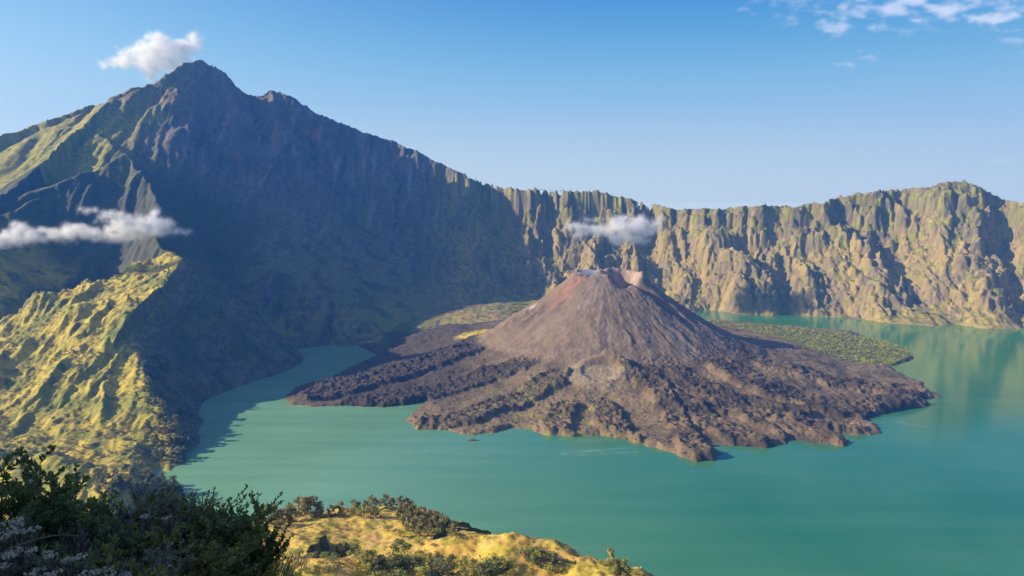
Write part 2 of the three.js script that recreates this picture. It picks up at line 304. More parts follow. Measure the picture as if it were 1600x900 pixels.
/* ------------------------------------------------------------------ water */
const LAKE = { x0: -5000, x1: 5000, f0: 150, f1: 6650 };
function lakeMap() {                                         // green water, paler towards the left and yellower at the far right, and wind streaks
  const N = 1024, d = new Uint8Array(N * N * 4), paleWater = [0.20, 0.41, 0.24], clear = [0.028, 0.175, 0.082], foam = [0.42, 0.55, 0.46], toS = (x) => Math.round(255 * (x <= 0.0031308 ? 12.92 * x : 1.055 * Math.pow(x, 1 / 2.4) - 0.055));
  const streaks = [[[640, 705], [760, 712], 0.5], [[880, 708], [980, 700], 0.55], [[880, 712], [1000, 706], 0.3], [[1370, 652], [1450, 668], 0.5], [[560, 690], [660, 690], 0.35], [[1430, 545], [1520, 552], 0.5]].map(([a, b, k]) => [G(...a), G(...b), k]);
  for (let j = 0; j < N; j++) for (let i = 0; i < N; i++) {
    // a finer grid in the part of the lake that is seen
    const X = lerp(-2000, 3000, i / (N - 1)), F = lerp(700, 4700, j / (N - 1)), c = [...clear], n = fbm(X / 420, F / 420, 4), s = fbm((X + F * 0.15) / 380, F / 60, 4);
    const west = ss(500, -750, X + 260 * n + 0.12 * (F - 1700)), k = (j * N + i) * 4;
    mixc(c, paleWater, clamp(0.12 + 0.72 * west + 0.22 * s * (0.35 + west) + 0.2 * n));
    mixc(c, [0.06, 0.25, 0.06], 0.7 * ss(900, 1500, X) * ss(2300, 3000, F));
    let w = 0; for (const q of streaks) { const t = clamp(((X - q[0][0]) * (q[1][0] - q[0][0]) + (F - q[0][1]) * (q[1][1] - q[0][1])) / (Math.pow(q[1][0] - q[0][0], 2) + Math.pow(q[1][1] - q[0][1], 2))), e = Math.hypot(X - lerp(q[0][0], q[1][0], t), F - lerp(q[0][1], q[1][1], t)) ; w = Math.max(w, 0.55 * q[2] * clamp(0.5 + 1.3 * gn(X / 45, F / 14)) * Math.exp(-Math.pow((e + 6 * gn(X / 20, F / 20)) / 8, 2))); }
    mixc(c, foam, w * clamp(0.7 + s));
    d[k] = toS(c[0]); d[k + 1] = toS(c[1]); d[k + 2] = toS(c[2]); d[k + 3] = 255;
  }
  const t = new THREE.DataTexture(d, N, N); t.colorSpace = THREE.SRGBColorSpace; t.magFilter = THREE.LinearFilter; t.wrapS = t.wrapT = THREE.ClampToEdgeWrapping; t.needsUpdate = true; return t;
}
function rippleMap() {
  const N = 512, d = new Uint8Array(N * N * 4);
  for (let j = 0; j < N; j++) for (let i = 0; i < N; i++) { let s = 0; for (const [f, g, a] of [[8, 14, 0.3], [17, 31, 0.3], [40, 60, 0.25]]) { const u = i / N, v = j / N, b = (x, y) => gn(x * f + 64, y * g + 64); s += a * lerp(lerp(b(u, v), b(u - 1, v), u), lerp(b(u, v - 1), b(u - 1, v - 1), u), v); } const k = (j * N + i) * 4; d[k] = d[k + 1] = d[k + 2] = clamp(128 + 110 * s, 0, 255); d[k + 3] = 255; }
  const t = new THREE.DataTexture(d, N, N); t.magFilter = THREE.LinearFilter; t.wrapS = t.wrapT = THREE.RepeatWrapping; t.channel = 1; t.repeat.set(1 / 90, 1 / 90); t.needsUpdate = true; return t;
}
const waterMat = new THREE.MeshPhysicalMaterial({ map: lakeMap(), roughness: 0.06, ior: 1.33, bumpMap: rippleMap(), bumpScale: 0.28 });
{
  const g = new THREE.PlaneGeometry(LAKE.x1 - LAKE.x0, LAKE.f1 - LAKE.f0, 20, 20); g.rotateX(-Math.PI / 2); g.translate((LAKE.x0 + LAKE.x1) / 2, 0, -(LAKE.f0 + LAKE.f1) / 2);
  const p = g.attributes.position, uv = new Float32Array(p.count * 2), uv1 = new Float32Array(p.count * 2);
  for (let i = 0; i < p.count; i++) { uv[i * 2] = (p.getX(i) + 2000) / 5000; uv[i * 2 + 1] = (-p.getZ(i) - 700) / 4000; uv1[i * 2] = p.getX(i); uv1[i * 2 + 1] = -p.getZ(i); }
  g.setAttribute('uv', new THREE.BufferAttribute(uv, 2)); g.setAttribute('uv1', new THREE.BufferAttribute(uv1, 2));
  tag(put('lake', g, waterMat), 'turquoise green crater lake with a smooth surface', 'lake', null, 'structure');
}

/* ------------------------------------------------------------------ the young cone and its lava field, an island of dark flows in the lake */
const shorePx = [[445, 622], [455, 632], [490, 636], [540, 634], [600, 636], [640, 632], [666, 628], [652, 640], [634, 655], [650, 670], [700, 672], [730, 680], [770, 677], [800, 668], [830, 672], [850, 680], [900, 682], [940, 680], [970, 686], [1010, 696], [1050, 709], [1088, 721], [1120, 719], [1126, 710], [1115, 698], [1150, 695], [1200, 700], [1232, 692], [1228, 684], [1270, 690], [1320, 697], [1330, 690], [1312, 679], [1360, 680], [1378, 677], [1370, 664], [1345, 655], [1400, 642], [1452, 633], [1425, 626], [1470, 620], [1440, 610], [1445, 600], [1415, 588], [1390, 573], [1425, 562], [1432, 551], [1420, 540], [1380, 528], [1300, 516], [1200, 508], [1120, 501], [1060, 496], [900, 494], [640, 505], [560, 540], [590, 555], [565, 566], [530, 583], [500, 597], [462, 606]];
const SHORE = shorePx.map(([x, y]) => G(x, y));
function inside(poly, X, F) { let c = false; for (let i = 0, j = poly.length - 1; i < poly.length; j = i++) { const a = poly[i], b = poly[j]; if ((a[1] > F) !== (b[1] > F) && X < (b[0] - a[0]) * (F - a[1]) / (b[1] - a[1]) + a[0]) c = !c; } return c; }
function polyDist(poly, X, F) { let m = 1e9; for (let i = 0, j = poly.length - 1; i < poly.length; j = i++) { const a = poly[j], b = poly[i], dx = b[0] - a[0], df = b[1] - a[1], t = clamp(((X - a[0]) * dx + (F - a[1]) * df) / (dx * dx + df * df + 1e-9)), d = Math.hypot(X - a[0] - t * dx, F - a[1] - t * df); if (d < m) m = d; } return inside(poly, X, F) ? m : -m; }
const CONE = P(944, 425, 2960), CX = CONE[0], CF = CONE[1];
const craterA = P(919, 424, 2975), craterB = P(972, 434, 2950), maar = G(938, 578, 88);
const GRASS = [[1090, 501], [1200, 509], [1300, 519], [1380, 532], [1418, 545], [1420, 556], [1385, 573], [1330, 570], [1250, 554], [1180, 533], [1120, 518]].map(([x, y]) => G(x, y, 4));
// long tongues of lava: [points in the photograph], width, height
const tongues = [
  [[[880, 560], [780, 560], [640, 585], [500, 612]], 70, 20], [[[860, 590], [760, 598], [660, 612], [560, 626]], 60, 18], [[[800, 540], [700, 565], [600, 580], [520, 596]], 55, 16],
  [[[1000, 600], [1040, 640], [1080, 690], [1105, 716]], 38, 24], [[[1010, 620], [1090, 650], [1160, 680], [1215, 696]], 45, 22], [[[1040, 600], [1140, 640], [1240, 670], [1310, 692]], 55, 24],
  [[[1060, 575], [1180, 615], [1290, 635], [1360, 640], [1440, 620]], 70, 30], [[[1080, 560], [1200, 590], [1300, 600], [1420, 606]], 60, 18], [[[960, 600], [1080, 625], [1180, 640], [1240, 645]], 45, 26], [[[1100, 640], [1220, 655], [1330, 662]], 34, 20],
  [[[870, 610], [800, 630], [730, 648], [655, 660]], 50, 20], [[[880, 640], [870, 660], [880, 680]], 45, 18], [[[940, 640], [960, 660], [975, 680]], 42, 20],
].map(([p, w, h], i) => ({ p: p.map(([x, y]) => G(x, y, 20)), w, h, tone: [0.1, 0, 0.15, 0.6, 0.35, 0.5, 0.3, 0.55, 0.15, 0.7, 0.45, 0.8, 0.65][i] }));
let flowAt = 0;                                              // how far down its flow the last asked place lies
function alongDist(pts, X, F) { let m = 1e9, s = 0; for (let i = 1; i < pts.length; i++) { const a = pts[i - 1], b = pts[i], dx = b[0] - a[0], df = b[1] - a[1], L = Math.hypot(dx, df), t = clamp(((X - a[0]) * dx + (F - a[1]) * df) / (L * L)), d = Math.hypot(X - a[0] - t * dx, F - a[1] - t * df); if (d < m) { m = d; flowAt = s + t * L; } s += L; } return m; }
const V = { x0: -860, f0: 1740, c: 4, nx: 640, nf: 545 }, HV = new Float32Array(V.nx * V.nf), LV = new Float32Array(V.nx * V.nf), TV = new Float32Array(V.nx * V.nf), SV = new Float32Array(V.nx * V.nf);
for (let j = 0, k = 0; j < V.nf; j++) for (let i = 0; i < V.nx; i++, k++) {
  const X = V.x0 + i * V.c, F = V.f0 + j * V.c, wx = X + 9 * gn(X / 30, F / 30) + 4 * gn(X / 11, F / 11), wf = F + 9 * gn(X / 30 + 50, F / 30) + 4 * gn(X / 11 + 9, F / 11), d = polyDist(SHORE, wx, wf);
  SV[k] = d;
  if (d < -60) { HV[k] = -30; continue; }
  const r = Math.hypot(X - CX, F - CF), ang = Math.atan2(F - CF, X - CX), spit = ss(-12, 12, polyDist(GRASS, X, F));
  let h = d < 0 ? d * 0.8 : lerp(9, 3, spit) * (1 - Math.exp(-d / 9)) + (1 - 0.85 * spit) * (60 * ss(40, 420, d) * ss(1500, 420, r) + 22 * ss(700, 380, r) * ss(0, 100, d)), lava = 0, tone = 0.5;
  for (const t of tongues) { const q = alongDist(t.p, wx + 14 * gn(X / 70, F / 70 + t.w), wf + 14 * gn(X / 70 + 20, F / 70)) / t.w; if (q < 1.25) { const b = 0.55 * t.h * (1 - ss(0.82, 1.1, q)) * (1 + 0.25 * ss(0.3, 0.78, q)) + 1.7 * Math.sin((flowAt + 0.55 * q * q * t.w) / 6.5 + 2 * gn(X / 80, F / 80)) * (1 - ss(0.75, 1.05, q)); h = Math.max(h, h + b * ss(-10, 20, d) - 0.35 * lava * t.h); const m = 1 - ss(0.85, 1.15, q); if (m > 0.3) tone = t.tone; lava = Math.max(lava, m); } }
  const rough = (1 - spit) * ss(0, 16, d) * ss(430, 560, r + 60 * gn(ang * 3, 2));
  h += rough * ((0.45 + 0.55 * lava) * (7 * (ridged(X / 38, F / 38, 4) - 0.45) + 3.2 * gn(X / 11, F / 11)) + 15 * fbm(X / 130, F / 130, 3));
  // a low old crater in front of the cone
  { const dx = X - maar[0], df = F - maar[1], q = Math.hypot(dx, df * 1.1), a = Math.atan2(df, dx); h += 38 * Math.exp(-Math.pow((q - 74) / 38, 2)) * (0.7 + 0.45 * Math.cos(a - 1.2)) - 20 * Math.exp(-Math.pow(q / 46, 2)); }
  LV[k] = lava * (1 - spit); TV[k] = tone; HV[k] = h;
}
// the cone itself
function coneH(X, F) {
  const dx = X - CX, df = F - CF, r = Math.hypot(dx, df), a = Math.atan2(df, dx);
  const R1 = 555 + 40 * Math.cos(a + 0.5) + 26 * gn(a * 1.3 + 4, 1), rim = 104 + 26 * Math.cos(2 * a), t = clamp((r - rim) / (R1 - rim));
  let h = 84 + 268 * Math.pow(1 - t, 1.24);
  if (r > R1) h = 84 - (r - R1) * 0.5;
  const g = ss(90, 170, r) * ss(R1, R1 - 180, r), w = a + 0.05 * gn(r / 60, a * 6);
  h += g * (5 * (ridged(w * 3, r / 700, 2) - 0.5) + (0.3 + 3.0 * Math.exp(-Math.pow((a + 1.0) / 0.45, 2))) * gn(w * 22, r / 300) + 0.8 * gn(w * 55, r / 160));
  h -= 26 * Math.exp(-Math.pow((w + 0.62) / 0.085, 2)) * ss(60, 130, r) * ss(480, 240, r);            // gully under the right crater
  h -= 16 * Math.exp(-Math.pow((w - 2.95) / 0.05, 2)) * ss(60, 120, r) * ss(330, 200, r);               // red scar at the left of the summit
  h += 12 * Math.exp(-Math.pow((w + 0.28) / 0.09, 2)) * ss(60, 140, r) * ss(420, 240, r);
  { const q = P(792, 508, 2900), e = Math.hypot((X - q[0]) / 130, (F - q[1]) / 110); h += 26 * Math.exp(-e * e) * (0.7 + 0.6 * (ridged(X / 50, F / 50, 3))); }
  // the summit craters
  const ea = Math.hypot(X - craterA[0], F - craterA[1]), eb = Math.hypot(X - craterB[0], (F - craterB[1]) * 0.9), top = (c, e, R2, deep, lip) => lip * Math.exp(-Math.pow((e - R2) / (R2 * 0.35), 2)) - deep * Math.exp(-Math.pow(e / (R2 * 0.75), 4));
  h += top(craterA, ea, 46, 52, 15) + top(craterB, eb, 78, 92, 8) + 16 * Math.exp(-Math.pow((eb - 80) / 26, 2)) * ss(-30, 40, X - craterB[0] + (F - craterB[1])) - 15 * Math.exp(-Math.pow(Math.hypot(X - craterA[0], F - craterA[1] + 52) / 34, 2)) - 40 * Math.exp(-Math.pow(Math.hypot(X - craterB[0] + 8, F - craterB[1] + 80) / 36, 2));
  return h + ss(-40, 30, h - 84) * (1.6 * gn(X / 12, F / 12) + 4 * gn(X / 45, F / 45) + ss(150, 60, r) * 5 * gn(X / 16 + 7, F / 16));
}
for (let j = 0, k = 0; j < V.nf; j++) for (let i = 0; i < V.nx; i++, k++) { const X = V.x0 + i * V.c, F = V.f0 + j * V.c; if (Math.hypot(X - CX, F - CF) < 720 && SV[k] > -40) HV[k] = smax(HV[k], coneH(X, F), 5); }
{ const before = HV.slice(); erode(HV, V.nx, V.nf, V.c, 6000, 8, 0.5, 20); for (let j = 0, k = 0; j < V.nf; j++) for (let i = 0; i < V.nx; i++, k++) HV[k] = lerp(HV[k], before[k], ss(430, 540, Math.hypot(V.x0 + i * V.c - CX, V.f0 + j * V.c - CF))); }
const grid = (A, X, F) => { const x = clamp((X - V.x0) / V.c, 0, V.nx - 2), y = clamp((F - V.f0) / V.c, 0, V.nf - 2), i = x | 0, j = y | 0, u = x - i, v = y - j, k = j * V.nx + i; return lerp(lerp(A[k], A[k + 1], u), lerp(A[k + V.nx], A[k + V.nx + 1], u), v); };
const volcanoH = (X, F) => { const h = grid(HV, X, F); return h + ss(0, 6, h) * ss(-40, 30, grid(SV, X, F)) * ss(430, 520, Math.hypot(X - CX, F - CF)) * ss(-5, -20, polyDist(GRASS, X, F)) * ((1 + 1.6 * grid(LV, X, F)) * (gn(X / 5.5, F / 5.5) + 1.2 * gn(X / 11 + 3, F / 11))); };
function paintVolcano(X, F, Y, nx, ny, nz, c) {
  const r = Math.hypot(X - CX, F - CF), a = Math.atan2(F - CF, X - CX), lava = grid(LV, X, F), d = grid(SV, X, F), n1 = fbm(X / 90, F / 90, 4), n2 = fbm(X / 22, F / 22, 3), n3 = gn(X / 6, F / 6);
  const cone = ss(570, 500, r + 40 * n1) * ss(80, 100, Y), [px, py] = pxOf(X, F, Y);
  // ground of the lava field: fresh dark flows, older brown ground between them
  setc(c, C.oldLava); mixc(c, C.lava, clamp(0.3 + lava * (0.75 - 0.8 * grid(TV, X, F)) + 1.2 * n1 + 0.45 * n2));
  const oldX = blot(X, F, 130, 2120, 260);
  mixc(c, C.oldLava, oldX * 0.6 * (1 - lava * 0.6)); mixc(c, C.lava, 0.8 * ss(60, -260, X) * ss(2150, 2400, F));
  mixc(c, C.olive, 0.75 * oldX * ss(0.05, 0.3, fbm(X / 40 + 3, F / 40, 3)));
  mixc(c, [0.33, 0.28, 0.07], 0.8 * ss(14, 3, d) * ss(2240, 2020, F) * ss(-330, -250, X) * ss(460, 380, X) * ss(0.0, 0.3, n1 + n2 * 0.6));
  { const q = Math.hypot(X - maar[0], F - maar[1]); mixc(c, [0.33, 0.26, 0.16], 0.75 * ss(135, 70, q) * ss(0.6, 0.9, ny)); mixc(c, C.darkRock, 0.5 * ss(50, 36, q) * ss(0.9, 0.7, ny)); }
  if (cone > 0) {
    const w = [0, 0, 0];
    setc(w, C.ash); const east = Math.exp(-Math.pow((a + 1.0) / 0.55, 2)); mixc(w, C.paleRock, 0.25 * ss(0, 0.5, gn(a * 14, r / 260)) * (0.4 + east) + 0.25 * n1 + 0.22 * Math.exp(-Math.pow((a + 1.9) / 0.3, 2)) * ss(330, 120, r)); mixc(w, C.lava, 0.5 * ss(0.0, 0.5, gn(a * 30 + 4, r / 200)) * (0.25 + east) + 0.3 * ss(0.1, 0.5, fbm(X / 70, F / 70, 3)));
    mixc(w, C.red, 0.85 * Math.exp(-Math.pow((a - Math.PI * 0.985 + 0.12 * n1) / 0.16, 2)) * ss(55, 80, r) * ss(330, 170, r)); mixc(w, C.red, 0.85 * Math.exp(-Math.pow((a + 2.62 + 0.2 * n1) / 0.17, 2)) * ss(70, 100, r) * ss(300, 170, r));
    mixc(w, [0.44, 0.31, 0.24], 0.85 * ss(105, 75, Math.hypot(X - craterB[0], F - craterB[1])) * clamp(0.8 + n2)); mixc(w, [0.23, 0.21, 0.21], 0.8 * ss(70, 42, Math.hypot(X - craterA[0], F - craterA[1])));
    mixc(w, C.lava, 0.7 * blot(X, F, ...P(825, 525, 2830).slice(0, 2), 75) * ss(-0.2, 0.2, n2 + 0.1));
    mixc(w, [0.55, 0.5, 0.45], 0.9 * blot(X, F, ...P(830, 484, 2900).slice(0, 2), 16));
    mixc(c, w, cone);
  }
  // grass on the far left foot of the cone
  { const g = P(755, 492, 3140), m = Math.exp(-Math.pow((X - g[0]) / 120, 2) - Math.pow((F - g[1]) / 120, 2)); mixc(c, C.straw, ss(0.25, 0.5, m)); mixc(c, C.green, 0.7 * ss(0.3, 0.5, m) * ss(0.0, 0.2, n1)); }
  mixc(c, C.green, ss(-10, 6, polyDist(GRASS, X, F)));
  const v = 1 + 0.38 * n3 * (1 - 0.6 * cone) + 0.3 * n2; c[0] *= v; c[1] *= v; c[2] *= v;
}
{
  const parts = sheet(line(-850, 3.6, 1690), line(1750, 3.6, 3200, 4.5, 3900), volcanoH, paintVolcano, (X, F, Y) => Y < -12 ? null : Math.hypot(X - CX, F - CF) < 560 && Y > 92 ? 'cone' : 'field');
  tag(put('volcanic_cone', parts.cone, ground), 'grey brown volcanic cone with two summit craters standing in the lake', 'volcano', null, 'structure');
  tag(put('lava_field', parts.field, ground), 'dark rugged lava field spreading from the cone into the lake', 'lava field', null, 'structure');
}
/* ------------------------------------------------------------------ the grassy hill below the viewpoint */
const hillRidges = [
  { near: prof([0, 0], [40, 5], [80, 24], [200, 130]), far: prof([0, 0], [40, 5], [80, 22], [200, 130]), pts: T([380, 864, 445], [400, 858, 465], [450, 851, 495], [510, 842, 522], [570, 838, 532], [620, 840, 526], [650, 844, 512]) },
  { near: prof([0, 0], [40, 5], [80, 22], [200, 120]), far: prof([0, 0], [40, 5], [80, 24], [200, 130]), pts: T([400, 836, 525], [440, 826, 560], [490, 820, 590], [540, 815, 605], [590, 814, 612], [618, 822, 606]) },
  { near: prof([0, 0], [40, 5], [80, 24], [200, 130]), far: prof([0, 0], [40, 5], [80, 22], [200, 130]), pts: T([390, 850, 480], [440, 842, 515], [500, 834, 545], [560, 830, 558], [610, 831, 556], [645, 837, 545]) },
  { near: prof([0, 0], [50, 12], [160, 62], [330, 200]), far: prof([0, 0], [16, 12], [200, 190], [600, 480]), pts: T([375, 838, 520], [400, 824, 545], [430, 815, 580], [470, 808, 600], [520, 806, 620], [560, 797, 640], [600, 790, 660], [640, 797, 675], [670, 811, 684], [690, 824, 688]) },
  { near: prof([0, 0], [34, 7], [50, 18], [66, 46], [120, 92], [300, 260]), far: prof([0, 0], [14, 6], [60, 56], [300, 300], [700, 620]), pts: T([400, 868, 455], [440, 862, 475], [490, 855, 490], [540, 849, 500], [600, 847, 490], [660, 846, 480], [700, 841, 472], [735, 836, 470], [752, 839, 468], [770, 834, 466], [800, 833, 462], [822, 838, 458], [850, 846, 452], [900, 866, 440], [950, 885, 425], [1010, 903, 410], [1080, 930, 392]) },
  { near: prof([0, 0], [12, 5], [30, 20], [100, 90]), far: prof([0, 0], [20, 8], [60, 40], [200, 120]), pts: T([400, 925, 322], [440, 900, 330], [470, 884, 336], [500, 875, 340], [540, 871, 344], [580, 873, 346], [620, 882, 344], [660, 900, 340]) },
  { near: prof([0, 0], [20, 6], [60, 34], [140, 110]), far: prof([0, 0], [30, 6], [80, 20], [200, 90]), pts: T([385, 900, 392], [405, 890, 400], [450, 880, 405], [490, 874, 408]) },
];
function hillH(X, F) {
  const wx = X + 5 * gn(X / 22, F / 22), wf = F + 5 * gn(X / 22 + 8, F / 22); let h = -20;
  for (const r of hillRidges) {
    let near = 1e9, v = 0;
    for (let i = 1; i < r.pts.length; i++) {
      const a = r.pts[i - 1], b = r.pts[i], dx = b[0] - a[0], df = b[1] - a[1], t = clamp(((wx - a[0]) * dx + (wf - a[1]) * df) / (dx * dx + df * df)), d = Math.hypot(wx - a[0] - t * dx, wf - a[1] - t * df);
      if (d >= near) continue;
      const first = t <= 0 && i === 1, last = t >= 1 && i === r.pts.length - 1;
      near = d; v = a[2] + t * (b[2] - a[2]) - (first ? d * 1.2 : last ? d * 0.95 : (dx * (wf - a[1]) - df * (wx - a[0]) > 0 ? r.far : r.near)(d));
    }
    if (v > h - 16) h = smax(v, h, 7);
  }
  return h + ss(0, 30, h) * (5 * fbm(X / 46, F / 46, 4) + 5 * (ridged(X / 40 + 3, F / 70, 2) - 0.5) * ss(520, 480, F + 20 * gn(X / 30, 1)) + 0.9 * gn(X / 6, F / 6) + 0.5 * gn(X / 2.6, F / 2.6));
}
function paintHill(X, F, Y, nx, ny, nz, c) {
  const n1 = fbm(X / 30, F / 30, 4), n2 = fbm(X / 7, F / 7, 3), n3 = gn(X / 2, F / 2);
  setc(c, [0.50, 0.33, 0.07]); mixc(c, [0.50, 0.39, 0.05], ss(-0.1, 0.3, n1 + 0.3 * n2)); mixc(c, [0.40, 0.25, 0.12], ss(0.05, 0.35, fbm(X / 24 + 30, F / 24, 3)) * 0.7);
  mixc(c, C.olive, 0.8 * ss(0.06, 0.32, fbm(X / 17 + 60, F / 17, 4))); mixc(c, C.rock, ss(0.66, 0.5, ny + 0.12 * n2)); mixc(c, C.green, 0.75 * ss(0.72, 0.55, ny + 0.2 * n1));
  const v = 1 + 0.22 * n3 + 0.25 * n2; c[0] *= v; c[1] *= v; c[2] *= v;
}
{
  const g = sheet(line(-420, 5, -330, 1.4, 190, 6, 560), line(60, 12, 300, 1.4, 740, 8, 1150), hillH, paintHill, (X, F, Y) => Y > -8 ? 'all' : null).all;
  tag(put('grassy_hill', g, ground), 'golden grassy hill in front of the lake below the viewpoint', 'hill', null, 'structure');
}

/* ------------------------------------------------------------------ the slope that the photographer stands on */
function slopeH(X, F) {
  let h = EYE - 1.62 - 0.27 * F - 0.75 * Math.max(0, F - 6.6) - 0.9 * Math.max(0, X + 0.335 * F + 0.1) * ss(1, 3, F);
  if (F < 0) h = EYE - 1.62 - 0.1 * F;
  const k = Math.max(0, -X - 8.5 - 0.75 * Math.max(0, F)); h += Math.min(18, k * 0.9) * ss(16, 9, F);  // unseen bank on the left, added to keep the sun off the bushes
  return h + 0.12 * fbm(X * 0.9, F * 0.9, 4) + 0.5 * fbm(X / 6, F / 6, 2);
}
function paintSlope(X, F, Y, nx, ny, nz, c) { const n = fbm(X * 2, F * 2, 4); setc(c, [0.09, 0.075, 0.045]); mixc(c, C.green, ss(-0.2, 0.3, n)); const v = 1 + 0.5 * gn(X * 9, F * 9); c[0] *= v; c[1] *= v; c[2] *= v; }
{
  const g = sheet(line(-60, 1.2, -9, 0.14, 3, 1.5, 40), line(-40, 1.5, 1, 0.12, 10, 1.5, 70), slopeH, paintSlope, null, 0.5).all;
  tag(put('hillside', g, ground), 'shaded slope under the dark bushes beside the viewpoint', 'hillside', null, 'structure');
}

/* ------------------------------------------------------------------ trees */
const leafMat = (r, g, b, t = 0.25) => new THREE.MeshPhysicalMaterial({ color: new THREE.Color(r, g, b), roughness: 0.85, transmission: t, thickness: 0, vertexColors: true, side: THREE.DoubleSide });
const barkMat = new THREE.MeshStandardMaterial({ color: new THREE.Color(0.10, 0.075, 0.055), roughness: 0.95 });
class Tri {                                                  // collects loose faces
  constructor() { this.p = []; this.c = []; }
  tri(a, b, c, k = 1) { this.p.push(...a, ...b, ...c); for (let i = 0; i < 3; i++) this.c.push(k, k, k); }
  build() { const g = new THREE.BufferGeometry(); g.setAttribute('position', new THREE.Float32BufferAttribute(this.p, 3)); g.setAttribute('color', new THREE.Float32BufferAttribute(this.c, 3)); g.computeVertexNormals(); return g; }
}
const dirOf = (r) => { const z = r() * 2 - 1, a = r() * Math.PI * 2, s = Math.sqrt(1 - z * z); return [s * Math.cos(a), z, s * Math.sin(a)]; };
function fleck(T3, r, c, size, k) { const d = dirOf(r), e = dirOf(r), f = dirOf(r); const q = (v, s) => [c[0] + v[0] * s, c[1] + v[1] * s * 0.8, c[2] + v[2] * s]; T3.tri(q(d, size), q(e, size), q(f, size), k); }
function limb(pts, r0, r1, sides = 5) {                       // a tapered tube along points
  const pos = [], idx = [], n = pts.length;
  for (let i = 0; i < n; i++) {
    const p = new THREE.Vector3(...pts[i]), q = new THREE.Vector3(...pts[Math.min(i + 1, n - 1)]).sub(new THREE.Vector3(...pts[Math.max(i - 1, 0)])).normalize();
    const u = new THREE.Vector3(Math.abs(q.y) > 0.9 ? 1 : 0, Math.abs(q.y) > 0.9 ? 0 : 1, 0).cross(q).normalize(), v = q.clone().cross(u), rad = lerp(r0, r1, i / (n - 1));
    for (let s = 0; s < sides; s++) { const a = s / sides * Math.PI * 2, w = u.clone().multiplyScalar(Math.cos(a) * rad).addScaledVector(v, Math.sin(a) * rad).add(p); pos.push(w.x, w.y, w.z); }
  }
  for (let i = 0; i + 1 < n; i++) for (let s = 0; s < sides; s++) { const a = i * sides + s, b = i * sides + (s + 1) % sides; idx.push(a, b, a + sides, b, b + sides, a + sides); }
  const g = new THREE.BufferGeometry(); g.setAttribute('position', new THREE.Float32BufferAttribute(pos, 3)); g.setIndex(idx); g.computeVertexNormals(); return g;
}
// kinds: 0 rounded crown, 1 tall and narrow, 2 broad and low shrub; built 1 m tall and scaled
function crownSpots(kind, r) {
  const o = [];
  if (kind === 0) for (let i = 0; i < 15; i++) { const t = 0.1 + 0.82 * (i + r()) / 15, w = 0.34 * Math.sqrt(Math.max(0.05, 1 - Math.pow((t - 0.42) / 0.56, 2))), a = r() * 6.28; o.push([Math.cos(a) * w * (0.4 + 0.6 * r()), t, Math.sin(a) * w * (0.4 + 0.6 * r()), 0.105 + 0.06 * r()]); }
  if (kind === 1) for (let i = 0; i < 15; i++) { const t = 0.08 + 0.88 * (i + r()) / 15, w = 0.19 * (1.08 - t) / 0.9 + 0.02, a = r() * 6.28; o.push([Math.cos(a) * w, t, Math.sin(a) * w, 0.07 + 0.07 * (1 - t)]); }
  if (kind === 2) for (let i = 0; i < 13; i++) { const a = r() * 6.28, w = 0.42 * Math.sqrt(r()); o.push([Math.cos(a) * w, 0.25 + 0.55 * r() * (1 - w), Math.sin(a) * w, 0.16 + 0.1 * r()]); }
  return o;
}
function treeShapes(kind, seed, flecks, size) {
  const r = rng(seed), T3 = new Tri(), spots = crownSpots(kind, r), wood = [];
  for (const s of spots) { const k = 0.65 + 0.7 * r(); for (let i = 0; i < flecks / spots.length; i++) { const d = dirOf(r), q = s[3] * (0.45 + 0.6 * r()); fleck(T3, r, [s[0] + d[0] * q, s[1] + d[1] * q * 0.85, s[2] + d[2] * q], size * (0.7 + 0.6 * r()), k * (0.8 + 0.4 * r())); } }
  const top = kind === 2 ? 0.4 : 0.8, lean = (r() - 0.5) * 0.08;
  wood.push(limb([[0, -0.06, 0], [lean * 0.4, top * 0.4, 0], [lean, top, 0]], kind === 2 ? 0.03 : 0.028, 0.008));
  for (let i = 0; i < 6; i++) { const s = spots[Math.floor(r() * spots.length)], t = s[1] * 0.62; wood.push(limb([[lean * t, t, 0], [s[0] * 0.6, lerp(t, s[1], 0.6), s[2] * 0.6], [s[0], s[1], s[2]]], 0.014, 0.004, 4)); }
  return { crown: T3.build(), trunk: mergeGeometries(wood) };
}
const LEAF = [leafMat(0.27, 0.25, 0.075, 0.5), leafMat(0.29, 0.31, 0.05, 0.5), leafMat(0.18, 0.20, 0.06, 0.5), leafMat(0.42, 0.38, 0.05, 0.5), leafMat(0.46, 0.34, 0.09), leafMat(0.44, 0.46, 0.06, 0.5)];
const PROTO = {};
function tree(kind, variant, leaf) {
  const key = [kind, variant, leaf].join();
  if (!PROTO[key]) {
    const s = treeShapes(kind, 100 + kind * 10 + variant, kind === 2 ? 240 : 520, kind === 1 ? 0.075 : 0.09), g = new THREE.Group();
    put('crown', s.crown, LEAF[leaf], g); put('trunk', s.trunk, barkMat, g);
    PROTO[key] = g;
  }
  return PROTO[key].clone();
}
function march(height, px, py, from, to, step) { const [a, u] = ray(px, py); for (let F = from; F < to; F += step) if (EYE + u * F < height(a * F, F)) { let lo = F - step, hi = F; for (let i = 0; i < 12; i++) { const m = (lo + hi) / 2; if (EYE + u * m < height(a * m, m)) hi = m; else lo = m; } return [a * hi, hi, height(a * hi, hi)]; } return null; }
const treeRand = rng(77);
function plant(place, tall, kind, leaf, name, label, category, group, wide = 1) {
  const o = tree(kind, Math.floor(treeRand() * 4), leaf); o.name = numbered(name); scene.add(o);
  o.position.set(place[0], place[2], -place[1]); o.rotation.y = treeRand() * 6.28; const w = wide * (0.9 + 0.25 * treeRand()); o.scale.set(tall * w, tall, tall * w);
  return tag(o, label, category, group);
}
